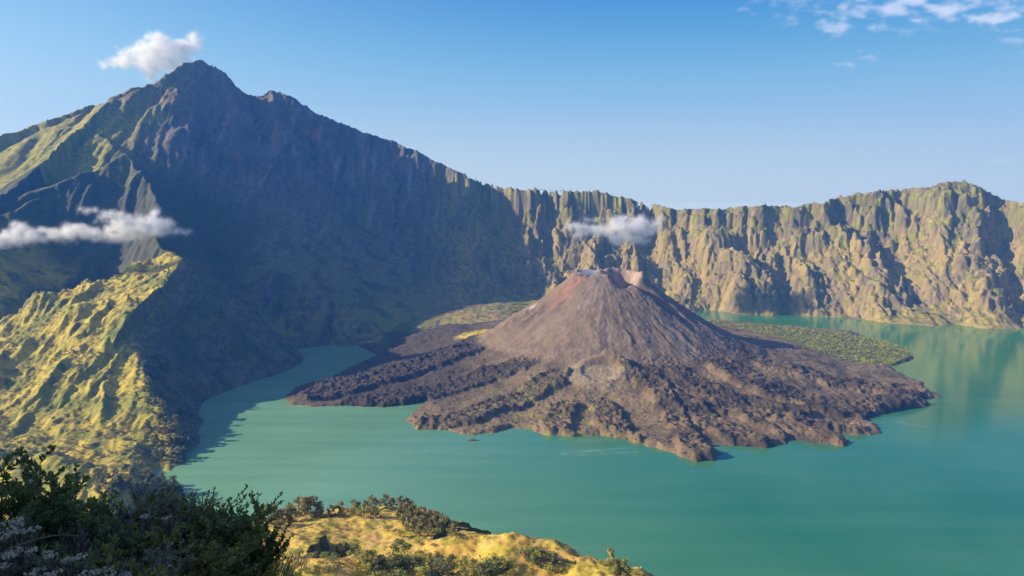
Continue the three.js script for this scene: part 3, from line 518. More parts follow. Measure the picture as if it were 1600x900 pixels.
// on the hill: [pixel of the foot, height in pixels, kind, leaf]
const hillSpot = (x, y) => march(hillH, x, y, 310, 800, 2);
function hillTrees(list, label, group) {
  let n = 0;
  for (const [x, y, h, kind = 0, leaf = 0, wide = 1] of list) {
    let p = null; for (let d = 0; d < 26 && !p; d += 2) p = hillSpot(x, y + d);
    if (!p) { console.log('no hill at', x, y); continue; }
    const own = typeof label === 'string' ? label : label[n]; n++;
    plant(p, h / LENS * p[1] * (h < 24 ? 1.25 : 1.12), kind, leaf, kind === 2 ? 'shrub' : 'tree', own, kind === 2 ? 'shrub' : 'tree', group, wide);
  }
}
hillTrees([[424, 818, 32, 0, 0, 1.1], [441, 818, 24, 0, 0, 1.3], [455, 814, 26, 0, 0, 1.2], [471, 806, 30, 0, 0, 1.3], [485, 806, 31, 0, 0, 1.2], [496, 808, 24, 0, 0, 1.2]],
  ['pale tree at the left end of the row on the golden hill crest', 'second tree from the left in the row on the golden hill crest', 'low tree left of the two tallest on the golden hill crest', 'tall dark tree with the widest crown on the golden hill crest', 'dark tree just right of the widest crown on the hill crest', 'last dark tree at the right end of the left clump on the hill'], 'trees in the clump at the left of the hill crest');
hillTrees([[519, 806, 15], [531, 806, 19], [547, 806, 15, 2, 0], [556, 806, 22], [565, 808, 17, 2, 1], [572, 796, 13], [583, 795, 18], [594, 791, 9], [603, 790, 16], [612, 791, 13], [626, 795, 18], [634, 797, 17], [641, 799, 15], [575, 808, 18, 2, 0], [590, 810, 16, 2, 0]], ['first', 'second', 'third', 'fourth', 'fifth', 'sixth', 'seventh', 'eighth', 'ninth', 'tenth', 'eleventh', 'twelfth', 'thirteenth', 'low bushy', 'lower bushy'].map((k, i) => i < 13 ? k + ' small dark tree from the left on the back crest of the hill' : k + (i < 14 ? ' tree in front of the back crest' : ' tree beside it in front of the back crest') + ' of the golden hill'), 'small trees along the back crest of the hill');
hillTrees([[626, 812, 16], [634, 806, 18], [640, 815, 20, 1], [647, 806, 16], [650, 822, 20, 1], [655, 812, 18], [660, 828, 18], [663, 815, 20, 1], [668, 820, 18], [672, 832, 20, 1], [676, 818, 18], [680, 828, 22], [685, 822, 20, 1], [690, 834, 18], [692, 826, 20], [698, 838, 16], [700, 830, 18], [706, 838, 18], [712, 840, 12, 2], [645, 832, 18, 1], [638, 828, 20, 1], [632, 822, 16], [655, 836, 15], [668, 838, 14, 2], [684, 840, 14, 2, 1]], 'dark tree in the steep grove on the right side of the hill', 'trees of the steep grove right of the golden hill');
hillTrees([[516, 821, 6, 2, 1, 1.3], [524, 826, 8, 2, 1, 1.5], [606, 829, 12, 2, 1], [624, 838, 12, 2, 3, 1.3], [678, 854, 7, 2, 2], [655, 850, 6, 2, 1, 1.6], [480, 852, 7, 2, 1, 1.6], [495, 848, 8, 2, 1], [540, 850, 5, 2, 1, 1.8], [425, 858, 9, 2, 2, 2.6], [445, 858, 6, 2, 2, 2]], ['tiny shrub nearest the grass crest on the left of the hill', 'wide low shrub with a dark shadow on the upper grass', 'upright shrub on the right brow of the upper grass', 'yellow shrub under the grove at the brow of the hill', 'single dark shrub on the lower grass right of the middle', 'low spreading shrub on the middle of the lower grass', 'low green shrub on the left middle of the grass', 'small upright shrub left of the middle of the grass', 'flat shrub in the pale grass at the centre of the hill', 'long dark green thicket at the left edge of the grass', 'low thicket beside the tallest dark bush on the grass'], 'lone shrubs on the golden grass of the hill');
hillTrees([[462, 873, 17, 2, 1, 1.3], [448, 878, 13, 2, 2, 1.4], [488, 872, 10, 2, 1, 1.2], [507, 872, 11, 2, 1, 1.2], [528, 870, 17, 1, 1], [540, 868, 19, 1, 1], [554, 870, 20, 0, 1, 1.2], [565, 876, 16, 2, 0, 1.2]], 'green shrub at the lower edge of the golden grass', 'shrubs at the lower edge of the golden grass');
hillTrees([[627, 873, 28, 0, 1, 1.5]], ['large round green shrub standing alone above the shaded scarp'], undefined);
{ const r = rng(31), l = []; for (let i = 0; i < 70; i++) l.push([570 + r() * 240, 880 + r() * 30, 10 + r() * 14, r() < 0.75 ? 2 : 0, r() < 0.4 ? 1 : r() < 0.5 ? 2 : 3, 1.2]); for (let i = 0; i < 16; i++) l.push([400 + r() * 120, 878 + r() * 26, 8 + r() * 8, 2, r() < 0.5 ? 2 : 0, 1.4]); hillTrees(l, 'shrub in the shaded band along the bottom of the hill', 'shrubs of the shaded band below the golden grass'); }
hillTrees([[832, 876, 20, 0, 1, 1.2], [839, 884, 16, 0, 1, 1.2], [826, 880, 12, 2, 2], [852, 872, 12, 2, 1], [862, 885, 20, 0, 2], [857, 895, 16, 2, 3], [872, 896, 15, 2, 1], [815, 868, 12, 2, 2, 1.5], [845, 866, 12, 2, 2, 1.4]], ['brightest green bush in the shaded hollow at the right of the hill', 'green bush just right of the brightest bush in the shaded hollow', 'dark bush left of the brightest bush in the shaded hollow', 'small bush at the top right of the shaded hollow', 'tall dark bush in the middle of the shaded hollow', 'yellow green bush low in the shaded hollow at the bottom edge', 'green bush at the bottom right of the shaded hollow', 'wide dark bush at the top left of the shaded hollow', 'wide green bush at the top middle of the shaded hollow'], 'bushes in the shaded hollow of the hill');
hillTrees([[887, 862, 9, 2, 1, 1.4], [922, 876, 8, 2, 3], [936, 881, 8, 2, 3], [944, 884, 8, 2, 3]], 'low bush on the right skyline of the hill above the water', 'low bushes on the right skyline of the hill');
hillTrees([[954, 890, 34, 1, 3, 1.1], [961, 898, 22, 1, 1, 1.2], [968, 896, 20, 1, 1, 1.3], [976, 900, 26, 1, 1, 1.3], [995, 905, 17, 2, 3, 1.3]], ['tall slender yellow green tree on the right end of the hill', 'short tree in front of the slender tree at the hill end', 'bushy tree touching the slender tree on its right', 'green tree second from the right on the hill end', 'rounded bush at the far right end of the hill'], 'trees at the right end of the hill');

// grass tufts on the hill
{
  const r = rng(19), a = [];
  for (let i = 0; i < 60000 && a.length < 26000; i++) { const F = 300 + 430 * r(), X = -0.36 * F + 0.72 * F * r(), Y = hillH(X, F); if (Y < 5) continue; const n = fbm(X / 17 + 60, F / 17, 3); if (r() > 0.35 + 1.4 * n) continue; a.push([X, F, Y, 0.4 + 0.9 * r() * r(), 1.5]); }
  scrub('grass', 'golden grass tufts on the hill below the viewpoint', a, 4, 47);
  const b = [];
  for (let i = 0; i < 3000 && b.length < 700; i++) { const F = 320 + 400 * r(), X = -0.36 * F + 0.6 * F * r(), Y = hillH(X, F); if (Y < 5 || r() > 0.25 + 1.5 * fbm(X / 26 + 12, F / 26, 3)) continue; b.push([X, F, Y, 0.8 + 1.8 * r() * r(), 1.4]); }
  scrub('low_scrub', 'low green scrub dotted over the golden hill', b, 1, 49);
}
// along the left shore and on the spur
const spurSpot = (x, y) => march(calderaH, x, y, 1300, 3300, 8);
{
  const r = rng(5), group = 'trees along the lake shore under the golden ridge', regions = ['grey green tree in the shore grove at the foot of the golden ridge', 'grey green tree on the ridge edge just above the shore grove', 'grey green tree where the ridge crest dips above the shaded lake', 'grey green tree in the lower grove just behind the near bushes'];
  for (const [x0, x1, y0, y1, n, label] of [[235, 300, 690, 770, 44], [225, 290, 640, 700, 30], [210, 265, 560, 640, 20], [150, 230, 740, 775, 26]].map((a, i) => [...a, regions[i]]))
    for (let i = 0; i < n; i++) { const p = spurSpot(lerp(x0, x1, r()), lerp(y0, y1, r())); if (p && p[2] > 1) plant(p, 12 + 13 * r(), r() < 0.7 ? 0 : 1, r() < 0.6 ? 0 : 2, 'tree', label, 'tree', group, 1.15); }
  const crest = ['dark slender tree at the topmost tip of the golden ridge', 'middle dark tree of the clump below the ridge tip', 'dark tree low in the clump below the ridge tip', 'upper dark tree of the clump below the ridge tip', 'lowest dark tree under the clump on the ridge edge', 'left dark tree of three on the golden slope', 'right dark tree of three on the golden slope', 'lowest dark tree of three on the golden slope'];
  for (const [i, [x, y]] of [[287, 408], [262, 440], [258, 446], [264, 430], [252, 460], [202, 472], [215, 476], [207, 480]].entries()) { const p = spurSpot(x, y); if (p) plant(p, 20 + 10 * r(), 1, 2, 'tree', crest[i], 'tree', 'slender trees on the crest of the golden ridge', 1.1); }
}
// scrub nobody could count: clumps spread over the ridge, the shore of the lava and the crater wall
function scrub(name, label, spots, leaf, seed) {
  const s = treeShapes(2, seed, 60, 0.14), m = new THREE.InstancedMesh(s.crown, LEAF[leaf], spots.length), o = new THREE.Object3D(), r = rng(seed);
  spots.forEach(([X, F, Y, h, w = 1.2], i) => { o.position.set(X, Y - 0.1 * h, -F); o.rotation.set(0, r() * 6.28, 0); o.scale.set(h * w, h, h * w); o.updateMatrix(); m.setMatrixAt(i, o.matrix); const k = 0.5 + 0.9 * r(); m.setColorAt(i, new THREE.Color(k * (0.85 + 0.4 * r()), k, k * (0.7 + 0.6 * r()))); });
  m.name = numbered(name); m.castShadow = m.receiveShadow = true; scene.add(m);
  tag(m, label, name.split('_').pop(), null, 'stuff');
}
{
  const r = rng(9), a = [];
  for (let i = 0; i < 52000; i++) {
    const F = 1400 + 1750 * r(), X = crestX(F) + 240 - 1250 * r(), Y = calderaH(X, F); if (Y < 2) continue;
    const n = fbm(X / 70 + 5, F / 70, 4) + 0.18 * gn(X / 190, F / 190) + (X > crestX(F) ? 0.12 : 0) + 0.2 * ss(90, 10, Y);
    if (r() > ss(0.08, 0.34, n) * 0.8 + 0.03) continue;
    a.push([X, F, Y, 3.5 + 8 * r() * r()]);
  }
  scrub('ridge_scrub', 'grey green scrub in the gullies of the golden ridge', a, 0, 41);
  const w = [];
  for (let i = 0; i < 30000; i++) { const X = -300 + 3300 * r(), F = 3850 + 1300 * r(), Y = calderaH(X, F); if (Y < 4) continue; if (r() > 0.55 * ss(0.05, 0.3, fbm(X / 75 + 20, (F + Y) / 75, 4) + 0.15 * ss(350, 620, Y))) continue; w.push([X, F, Y, 5 + 7 * r(), 1.1]); }
  scrub('cliff_scrub', 'green scrub clinging to the sunlit crater wall', w, 2, 42);
  const v = [];
  for (let i = 0; i < 16000; i++) { const X = -420 + 1100 * r(), F = 1800 + 560 * r(), d = grid(SV, X, F); if (d < 2) continue; const n = fbm(X / 40 + 3, F / 40, 3), edge = ss(24, 4, d) * ss(-340, -240, X) * ss(560, 380, X); if (r() > edge * 0.35 * ss(0.0, 0.3, n) + blot(X, F, 100, 2140, 230) * 0.5 * ss(0.05, 0.3, n)) continue; v.push([X, F, volcanoH(X, F), 2.5 + 4 * r()]); }
  scrub('shore_scrub', 'yellow green bushes along the front shore of the lava', v, 1, 43);
  const f = [];
  for (let i = 0; i < 16000 && f.length < 4200; i++) { const X = lerp(620, 1750, r()), F = lerp(2600, 3900, r()), d = polyDist(GRASS, X + 14 * gn(X / 40, F / 40), F + 14 * gn(X / 40 + 9, F / 40)) + 8 * gn(X / 15, F / 15); if (d < -4 || grid(SV, X, F) < 3 || gn(X / 38, F / 38) > 0.42) continue; f.push([X, F, Math.max(1, volcanoH(X, F)), (9 + 15 * r() * r()) * (0.8 + 0.5 * gn(X / 60 + 3, F / 60)), 0.75]); }
  scrub('young_forest', 'dense yellow green forest on the spit right of the cone', f, 5, 44);
  const gz = [];
  for (let i = 0; i < 1500; i++) { const q = P(700 + 95 * r(), 482 + 30 * r(), 3140), Y = volcanoH(q[0], q[1] + 160 * (r() - 0.5)); if (Y > 20 && Y < 120) gz.push([q[0], q[1], Y, 6 + 6 * r()]); }
  const k = []; for (let i = 0; i < 2500; i++) { const p = [lerp(-20, 420, r()), lerp(3650, 4300, r())], Y = calderaH(...p); if (Y > 40 && Y < 260 && fbm(p[0] / 60, p[1] / 60, 3) > 0) k.push([p[0], p[1], Y, 8 + 8 * r()]); }
  scrub('floor_scrub', 'bright green bushes behind the left shoulder of the cone', k, 1, 46);
}

// blocks of lava lying on the flows, and a tiny islet off the front shore
{
  const r = rng(71), g = new THREE.IcosahedronGeometry(1, 0), p = g.attributes.position;
  for (let i = 0; i < p.count; i++) { const k = 0.75 + 0.5 * Math.abs(Math.sin(p.getX(i) * 12.9 + p.getY(i) * 78.2 + p.getZ(i) * 37.7)); p.setXYZ(i, p.getX(i) * k, p.getY(i) * k * 0.8, p.getZ(i) * k); }
  g.computeVertexNormals();
  const spots = [];
  for (let i = 0; i < 60000 && spots.length < 9000; i++) { const X = lerp(-600, 1650, r()), F = lerp(1780, 2950, r()), d = grid(SV, X, F), R = Math.hypot(X - CX, F - CF); if (d < -3 || R < 545 || polyDist(GRASS, X, F) > -8) continue; if (r() > 0.15 + 0.7 * grid(LV, X, F) + fbm(X / 60, F / 60, 3)) continue; spots.push([X, F, volcanoH(X, F), 1.0 + 3.2 * r() * r() * r()]); }
  const m = new THREE.InstancedMesh(g, new THREE.MeshStandardMaterial({ color: new THREE.Color(0.075, 0.053, 0.036), roughness: 0.95 }), spots.length), o = new THREE.Object3D();
  spots.forEach(([X, F, Y, h], i) => { o.position.set(X, Y + 0.2 * h, -F); o.rotation.set(r() * 6, r() * 6, r() * 6); o.scale.set(h * (0.7 + 0.7 * r()), h, h * (0.7 + 0.7 * r())); o.updateMatrix(); m.setMatrixAt(i, o.matrix); const k = 0.5 + 1.4 * r() * r(); m.setColorAt(i, new THREE.Color(k, k * 0.97, k * 0.95)); });
  m.name = 'lava_blocks'; m.castShadow = m.receiveShadow = true; scene.add(m); tag(m, 'broken dark lava blocks strewn over the flows', 'rocks', null, 'stuff');
  const q = G(738, 688), isle = new THREE.Group(); isle.name = 'islet'; isle.position.set(q[0], 0, -q[1]); scene.add(isle);
  const rock = new THREE.IcosahedronGeometry(1, 2); { const v = rock.attributes.position; for (let i = 0; i < v.count; i++) { const k = 1 + 0.25 * gn(v.getX(i) * 2 + 5, v.getZ(i) * 2 + v.getY(i)); v.setXYZ(i, v.getX(i) * 13 * k, v.getY(i) * 2.2 * k, v.getZ(i) * 6 * k); } rock.computeVertexNormals(); }
  put('rock', rock, new THREE.MeshStandardMaterial({ color: new THREE.Color(0.09, 0.065, 0.045), roughness: 0.95 }), isle);
  const b = treeShapes(2, 48, 160, 0.12), sh = put('shrub', b.crown, LEAF[3], isle); sh.scale.set(11, 13, 11); sh.position.set(1, 0.5, 0);
  tag(isle, 'tiny dark islet with one yellow bush off the front shore of the lava', 'islet');
}

/* ------------------------------------------------------------------ low clouds: loose white droplets, thick in the middle and ragged at the edge */
{
  const mist = new THREE.MeshPhysicalMaterial({ color: new THREE.Color(0.99, 0.99, 0.99), roughness: 1, specularIntensity: 0, transmission: 0.6, thickness: 0, side: THREE.DoubleSide });
  const im = new ImprovedNoise();
  // puffs: [pixel centre, half width, half height, weight]
  const puff = (() => { const r = rng(404), p = []; for (let i = 0; i < 240; i++) { const d = dirOf(r), q = 1.15 * Math.pow(r(), 0.75); for (let k = 0; k < 3; k++) { const g = dirOf(r); p.push(d[0] * q + g[0] * 0.055, d[1] * q + g[1] * 0.055, d[2] * q + g[2] * 0.055); } } const g = new THREE.BufferGeometry(); g.setAttribute('position', new THREE.Float32BufferAttribute(p, 3)); g.computeVertexNormals(); return g; })();
  function cloud(puffs, F, count, grain, seed, name, label, category, mat = mist, turb = 1) {
    const r = rng(seed), list = puffs.map(([x, y, w, h, k = 1]) => ({ c: P(x, y, F), w: w / LENS * F, h: h / LENS * F, k })), total = list.reduce((s, p) => s + p.w * p.h * p.k, 0), at = [];
    const nz = (x, y, z) => { let s = 0, a = 0.55, f = 1; for (let o = 0; o < 4; o++) { s += a * im.noise(x * f + seed, y * f, z * f); f *= 2.1; a *= 0.55; } return s; };
    for (const p of list) {
      const n = Math.round(count * p.w * p.h * p.k / total), dep = Math.min(p.w, p.h * 1.6);
      for (let i = 0; i < n * 4; i++) {
        const d = dirOf(r), q = Math.pow(r(), 0.38), x = d[0] * q, y = d[1] * q, z = d[2] * q;
        const X = p.c[0] + x * p.w * 1.1, Y = p.c[2] + y * p.h * 1.1, Z = -p.c[1] + z * dep, s = p.h * 1.1, v = nz(X / s / 1.3, Y / s, Z / s);
        const dens = 0.5 + 2.3 * v * turb - 0.55 * q * q; if (r() > Math.pow(clamp(dens), 1.4)) continue;
        at.push([X, Y, Z, grain * (0.6 + 0.9 * r())]);
      }
    }
    const m = new THREE.InstancedMesh(puff, mat, at.length), o = new THREE.Object3D();
    at.forEach(([X, Y, Z, e], i) => { o.position.set(X, Y, Z); o.rotation.set(r() * 6.28, r() * 6.28, 0); o.scale.set(e * 1.3, e * 0.85, e); o.updateMatrix(); m.setMatrixAt(i, o.matrix); });
    const g = new THREE.Group(); g.name = numbered(name); scene.add(g); m.name = 'droplets'; m.userData.kind = 'stuff'; m.castShadow = m.receiveShadow = true; g.add(m);
    return tag(g, label, category);
  }
  cloud([[255, 76, 40, 20, 1.4], [292, 70, 20, 14], [306, 60, 9, 8, 0.8], [225, 88, 34, 13], [190, 98, 26, 8, 0.8], [168, 102, 16, 4, 0.6], [244, 100, 30, 18], [236, 114, 12, 10, 0.8], [270, 96, 28, 14], [250, 84, 60, 26, 0.06], [200, 98, 44, 12, 0.1]], 5600, 2100, 24, 3, 'cloud', 'bright white puffy cloud behind the mountain summit', 'cloud');
  cloud([[205, 354, 44, 17, 1.3], [232, 360, 38, 13, 1.2], [252, 352, 22, 10, 0.8], [282, 362, 22, 4, 0.5], [240, 334, 9, 8, 0.5], [176, 336, 22, 8, 0.5], [150, 330, 18, 4, 0.35], [128, 328, 8, 3, 0.3], [176, 372, 36, 7, 0.9], [135, 364, 38, 9, 0.8], [115, 356, 20, 9, 0.6], [85, 366, 44, 9, 0.8], [40, 368, 40, 12, 0.8], [5, 376, 38, 12, 0.9], [30, 356, 20, 12, 0.4], [-40, 376, 40, 14, 0.9], [210, 352, 70, 22, 0.06], [90, 366, 80, 14, 0.1]], 2800, 3000, 11, 5, 'cloud', 'long torn white cloud lying across the left mountain slope', 'cloud', mist, 1.25);
  cloud([[982, 352, 28, 15, 1.3], [1012, 352, 22, 16, 0.8], [1028, 346, 9, 10, 0.5], [970, 372, 30, 10, 0.8], [948, 360, 26, 9, 0.7], [925, 360, 18, 8, 0.5], [898, 354, 18, 7, 0.6], [1000, 374, 16, 8, 0.6], [908, 366, 12, 7, 0.4], [985, 356, 54, 22, 0.1], [930, 358, 44, 18, 0.12]], 4150, 1250, 17, 7, 'cloud', 'small white cloud drifting before the crater wall above the cone', 'cloud', mist, 1.2);
  const smoke = new THREE.MeshPhysicalMaterial({ color: new THREE.Color(0.55, 0.62, 0.75), roughness: 1, specularIntensity: 0, transmission: 0.5, thickness: 0, side: THREE.DoubleSide });
  cloud([[918, 429, 14, 8, 1], [928, 433, 12, 8, 1], [912, 424, 12, 6, 0.7], [935, 437, 6, 6, 0.6]], 2975, 90, 9, 9, 'steam_plume', 'bluish steam rising from the left summit crater of the cone', 'steam', smoke, 1.2);
}

/* ------------------------------------------------------------------ bushes on the near slope, in the shade */
const shrubRand = rng(202);
const vec = (a, b, t) => [lerp(a[0], b[0], t), lerp(a[1], b[1], t), lerp(a[2], b[2], t)];
function leafAt(T3, r, p, d, len, wid, k) {                   // one folded leaf: four corners, two faces
  const D = new THREE.Vector3(...d).normalize(), S = new THREE.Vector3(r() - 0.5, r() - 0.5, r() - 0.5).cross(D).normalize(), N = new THREE.Vector3().crossVectors(S, D);
  const q = (a, s, n) => [p[0] + D.x * a * len + S.x * s * wid + N.x * n * wid, p[1] + D.y * a * len + S.y * s * wid + N.y * n * wid, p[2] + D.z * a * len + S.z * s * wid + N.z * n * wid];
  const base = q(0, 0, 0), tip = q(1, 0, -0.2), l = q(0.5, 0.5, 0.2), m = q(0.5, -0.5, 0.2);
  T3.tri(base, m, tip, k); T3.tri(base, tip, l, k);
}
// a bush: stems that fork, twigs along them, leaves along the twigs. o: { tall, wide, stems, leaf, thin, twigs, perTwig, up, lean }
function bush(name, label, category, place, o, leaf, seed, group) {
  const r = rng(seed), T3 = new Tri(), wood = [], g = new THREE.Group(), tips = []; g.name = numbered(name); g.position.set(place[0], place[1], place[2]); scene.add(g);
  for (let s = 0; s < o.stems; s++) {
    const a = s / o.stems * 6.28 + r() * 0.8, out = o.wide * (0.25 + 0.75 * Math.sqrt(r())), h = o.tall * (o.even ?? 0.62) + o.tall * (1 - (o.even ?? 0.62)) * r() * (1 - 0.35 * out / o.wide), top = [Math.cos(a) * out + (o.lean ?? 0) * h, h, Math.sin(a) * out];
    const mid = [top[0] * 0.35, h * 0.5, top[2] * 0.35], pts = [[0, -0.15, 0], vec([0, 0, 0], mid, 0.6), mid, vec(mid, top, 0.55), top];
    wood.push(limb(pts, 0.012 * o.tall + 0.004, 0.003, 4));
    for (let t = 0; t < o.twigs; t++) {
      const u = (o.from ?? 0.3) + (1 - (o.from ?? 0.3)) * (t + r()) / o.twigs, b = u < 0.5 ? vec([0, 0, 0], mid, u * 2) : vec(mid, top, u * 2 - 1), d = dirOf(r); d[1] = Math.abs(d[1]) * 0.7 + o.up; const L = o.reach * (0.5 + 0.8 * r()), e = [b[0] + d[0] * L, b[1] + d[1] * L, b[2] + d[2] * L];
      wood.push(limb([b, e], 0.004, 0.0015, 3)); tips.push(e);
      const k0 = 0.6 + 0.7 * r();
      for (let i = 0; i < o.perTwig; i++) { const w = 0.05 + 1.0 * (i + r()) / o.perTwig, p = vec(b, e, w), q = dirOf(r); leafAt(T3, r, p, [q[0] + d[0] * 0.8, q[1] * 0.8 + d[1] * 0.8 + 0.2, q[2] + d[2] * 0.8], o.leaf * (0.7 + 0.6 * r()), o.leaf * o.thin, k0 * (0.75 + 0.5 * r())); }
    }
  }
  if (o.stems > 8) for (const q of tips) for (let i = 0; i < 3; i++) { const d = dirOf(r); leafAt(T3, r, q, [d[0], d[1] + 0.6, d[2]], o.leaf, o.leaf * o.thin, 0.9 + 0.4 * r()); }
  put('foliage', T3.build(), leaf, g); put('stem', mergeGeometries(wood.map((w) => { const q = w.clone(); q.deleteAttribute('uv'); return q; })), o.bark ?? twigMat, g);
  tag(g, label, category, group);
  g.tips = tips; return g;
}
const twigMat = new THREE.MeshStandardMaterial({ color: new THREE.Color(0.10, 0.075, 0.06), roughness: 0.9 });
const greyTwig = new THREE.MeshStandardMaterial({ color: new THREE.Color(0.17, 0.14, 0.125), roughness: 0.9 });
const SL = { dark: leafMat(0.20, 0.27, 0.06, 0.4), deep: leafMat(0.16, 0.22, 0.05, 0.4), grey: leafMat(0.30, 0.33, 0.19, 0.3), lime: leafMat(0.22, 0.28, 0.03, 0.45), pale: leafMat(0.28, 0.29, 0.20, 0.2), olive: leafMat(0.25, 0.26, 0.04, 0.4), straw: leafMat(0.24, 0.17, 0.08, 0.3) };
// a bush whose top shows at pixel (x, y) at distance F; its foot is on the slope
function grow(x, y, F, name, label, o, leaf, seed, category = 'shrub', group) { const p = P(x, y, F), y0 = slopeH(p[0], F); o.tall = Math.max(0.25, p[2] - y0); return bush(name, label, category, [p[0], y0, -F], o, leaf, seed, group); }
const broad = (w, more) => ({ wide: w, stems: 20, leaf: 0.044, thin: 0.55, twigs: 15, perTwig: 19, up: 0.25, reach: 0.16, ...more }), fine = (w, more) => ({ wide: w, stems: 24, leaf: 0.036, thin: 0.26, twigs: 15, perTwig: 26, up: 0.35, reach: 0.14, ...more });
grow(30, 732, 5.2, 'shrub', 'tall dark broad leaved bush at the left edge of the photo', broad(0.5), SL.dark, 1);
grow(-30, 706, 4.9, 'shrub', 'dark bush cut off by the left edge of the photo', broad(0.5), SL.deep, 2);
grow(96, 762, 5.8, 'shrub', 'dark bush right of the tallest left bush, against the golden slope', broad(0.42), SL.dark, 3);
grow(70, 790, 5.0, 'shrub', 'low dark bush behind the white flowers at the left', broad(0.55, { stems: 14 }), SL.deep, 4);
grow(165, 784, 6.2, 'shrub', 'grey green feathery bush left of the rounded heath mound', fine(0.5), SL.grey, 5);
grow(212, 790, 6.0, 'shrub', 'rounded grey green heath mound in the middle of the bushes', fine(0.62, { stems: 30, even: 0.8 }), SL.grey, 6);
grow(258, 800, 6.1, 'shrub', 'dark fine leaved bush right of the heath mound', fine(0.45, { even: 0.75 }), SL.olive, 7);
grow(258, 768, 6.5, 'shrub', 'small yellow green broad leaved sprig standing above the heath', { wide: 0.12, stems: 6, leaf: 0.05, thin: 0.6, twigs: 6, perTwig: 8, up: 0.4, reach: 0.1, from: 0.75, even: 0.85 }, SL.lime, 8);
grow(292, 797, 6.4, 'shrub', 'dark upright bush with bare spikes on top against the lake', broad(0.26, { stems: 14, leaf: 0.034, up: 0.7 }), SL.dark, 9);
grow(318, 806, 6.2, 'shrub', 'dark bush just left of the tallest right bush', broad(0.32, { stems: 16, leaf: 0.034, up: 0.6 }), SL.dark, 10);
grow(366, 784, 6.0, 'shrub', 'tallest dark bush at the right end with forked stems showing', broad(0.3, { stems: 15, leaf: 0.035, up: 0.6, from: 0.35, even: 0.6 }), SL.dark, 11);
grow(392, 822, 5.9, 'shrub', 'dark leaning bush at the far right end of the row', broad(0.2, { stems: 9, leaf: 0.035, up: 0.6, lean: 0.16, from: 0.4 }), SL.olive, 12);
grow(335, 850, 5.4, 'shrub', 'low green bush under the tallest right bush', broad(0.35, { stems: 12 }), SL.olive, 13);
grow(275, 850, 5.2, 'shrub', 'low dark bush at the bottom under the spiked bush', broad(0.4, { stems: 13 }), SL.olive, 14);
grow(200, 860, 4.8, 'shrub', 'tangled bare twigged bush below the heath mound', fine(0.4, { stems: 26, perTwig: 6, bark: greyTwig }), SL.grey, 15);
grow(130, 830, 5.0, 'shrub', 'dark low bush behind the pale spikes', broad(0.4, { stems: 13 }), SL.deep, 16);
grow(20, 850, 4.2, 'shrub', 'low dark bush at the bottom left corner', broad(0.45, { stems: 13 }), SL.deep, 17);
grow(100, 880, 4.0, 'shrub', 'low dark bush at the bottom edge between the white flowers', broad(0.4, { stems: 12 }), SL.olive, 18);
// pale upright heath shoots
[[104, 812, 4.6], [118, 802, 4.7], [131, 818, 4.6], [160, 846, 4.4], [172, 856, 4.4], [185, 850, 4.5], [88, 842, 4.4], [296, 776, 6.4]].forEach(([x, y, F], i) => grow(x, y, F, 'heath_shoot', ['pale heath shoot left of the tallest pale shoot', 'tallest pale heath shoot among the dark left bushes', 'pale heath shoot right of the tallest pale shoot', 'pale upright heath shoot at the left of the lower group of three', 'pale heath shoot in the middle of the lower group of three', 'pale heath shoot at the right of the lower group of three', 'pale heath shoot beside the lower left white flowers', 'bare dark spike rising from the bush against the lake'][i], { wide: 0.05, stems: 5, leaf: 0.016, thin: 0.3, twigs: 20, perTwig: 10, up: 0.9, reach: 0.035, from: 0.45, even: 0.7 }, i === 7 ? SL.dark : SL.pale, 60 + i, 'shrub'));
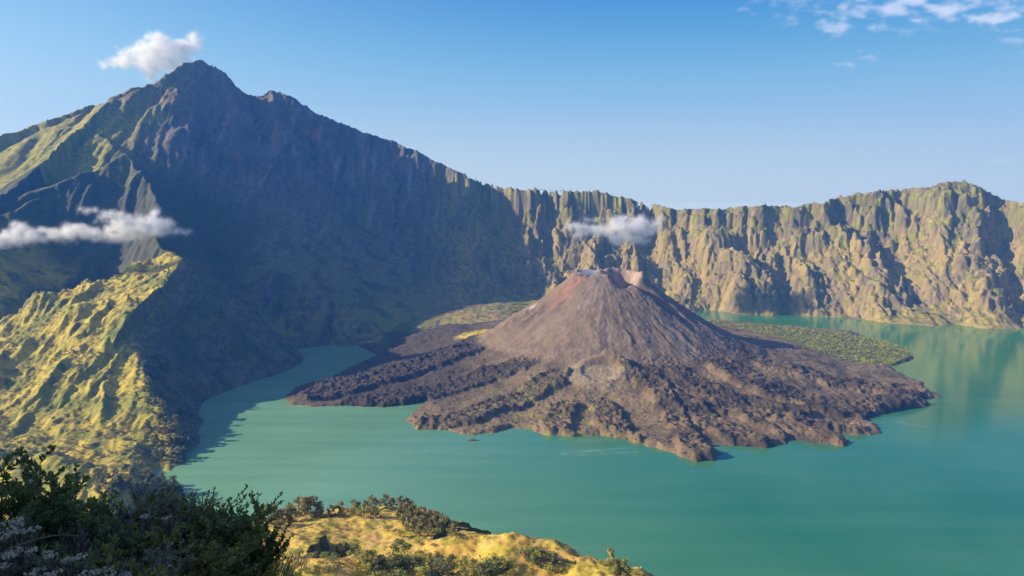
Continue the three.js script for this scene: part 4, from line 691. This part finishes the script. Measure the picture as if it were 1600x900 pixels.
// white flower heads on leafy stalks
const petalMat = new THREE.MeshStandardMaterial({ color: new THREE.Color(0.46, 0.42, 0.27), roughness: 0.9 });
[[24, 818, 4.4, 20, 5], [6, 836, 4.3, 18, 4], [40, 828, 4.3, 14, 3], [30, 862, 4.0, 22, 5], [10, 884, 3.9, 14, 3], [74, 866, 4.0, 14, 3], [108, 874, 4.1, 24, 5], [66, 894, 3.9, 26, 5], [152, 893, 4.0, 22, 5], [190, 897, 4.2, 8, 2], [250, 893, 5.0, 10, 2], [228, 806, 5.5, 6, 2], [262, 808, 5.5, 6, 2]].forEach(([x, y, F, wpx, heads], i) => {
  const names = ['upper white flower cluster at the left edge', 'white flower cluster cut by the left edge', 'white flower cluster right of the upper left one', 'wide white flower cluster near the bottom left corner', 'small white flower cluster in the bottom left corner', 'white flower cluster between the two wide lower ones', 'wide white flower cluster in the lower left middle', 'large white flower cluster at the bottom edge on the left', 'white flower cluster at the bottom edge under the pale shoots', 'tiny white flowers at the bottom edge right of the clusters', 'tiny white flowers at the bottom under the spiked bush', 'single white flower head on the heath mound', 'single white flower head right of the heath mound'];
  const g = grow(x, y, F, 'flowering_plant', names[i], { wide: wpx / LENS * F * 0.8, stems: heads * 2, leaf: 0.03, thin: 0.16, twigs: 8, perTwig: 7, up: 0.6, reach: 0.06, from: 0.4, even: 0.92 }, SL.grey, 80 + i, 'flower'), r = rng(300 + i);
  for (let k = 0; k < heads; k++) {
    const ps = [], a = r() * 6.28, q = Math.sqrt(r()) * wpx / LENS * F * 0.9, cx = Math.cos(a) * q, cz = Math.sin(a) * q, top = P(x, y, F)[2] - g.position.y + (r() - 0.5) * 0.03;
    for (let b = 0; b < 12; b++) { const s = new THREE.IcosahedronGeometry(0.005 + 0.005 * r(), 0), u = r() * 6.28, w = Math.sqrt(r()) * 0.036; s.translate(cx + Math.cos(u) * w, top - w * w * 6 + 0.008 * r(), cz + Math.sin(u) * w); ps.push(s); }
    put('flower_head', mergeGeometries(ps), petalMat, g);
  }
});
// one dry bent stalk, and the grass under it all
{
  const a = P(-6, 872, 3.8), b = P(40, 848, 3.8), c = P(95, 836, 3.8), d = P(128, 838, 3.8), pts = [[a[0] - 0.2, a[2] - 0.25, -a[1]], ...[a, b, c, d].map((p) => [p[0], p[2], -p[1]])];
  const cv = new THREE.CatmullRomCurve3(pts.map((p) => new THREE.Vector3(...p))).getPoints(24).map((v) => [v.x, v.y, v.z]);
  tag(put('dry_stalk', limb(cv, 0.005, 0.0015, 5), new THREE.MeshStandardMaterial({ color: new THREE.Color(0.28, 0.15, 0.08), roughness: 0.8 })), 'long bent dry brown stalk over the bottom left bushes', 'stalk');
  const r = rng(55), T3 = new Tri();
  for (let i = 0; i < 9000; i++) { const F = 3.2 + 6 * r(), X = -0.78 * F + 0.47 * F * r(), Y = slopeH(X, F); const k = 0.6 + 0.8 * r(), h = 0.12 + 0.3 * r(), ax = (r() - 0.5) * 0.25, az = (r() - 0.5) * 0.25, w = 0.006, p = [X, Y - 0.02, -F]; const e = [X + ax, Y + h, -F + az], m = [X + ax * 0.35, Y + h * 0.6, -F + az * 0.35]; T3.tri([p[0] - w, p[1], p[2]], [p[0] + w, p[1], p[2]], m, k); T3.tri([m[0] - w * 0.7, m[1], m[2]], [m[0] + w * 0.7, m[1], m[2]], e, k); }
  tag(put('grass', T3.build(), SL.olive), 'thin dark grass between the near bushes', 'grass', null, 'stuff');
}
//@@NEXT
renderer.render(scene, camera);
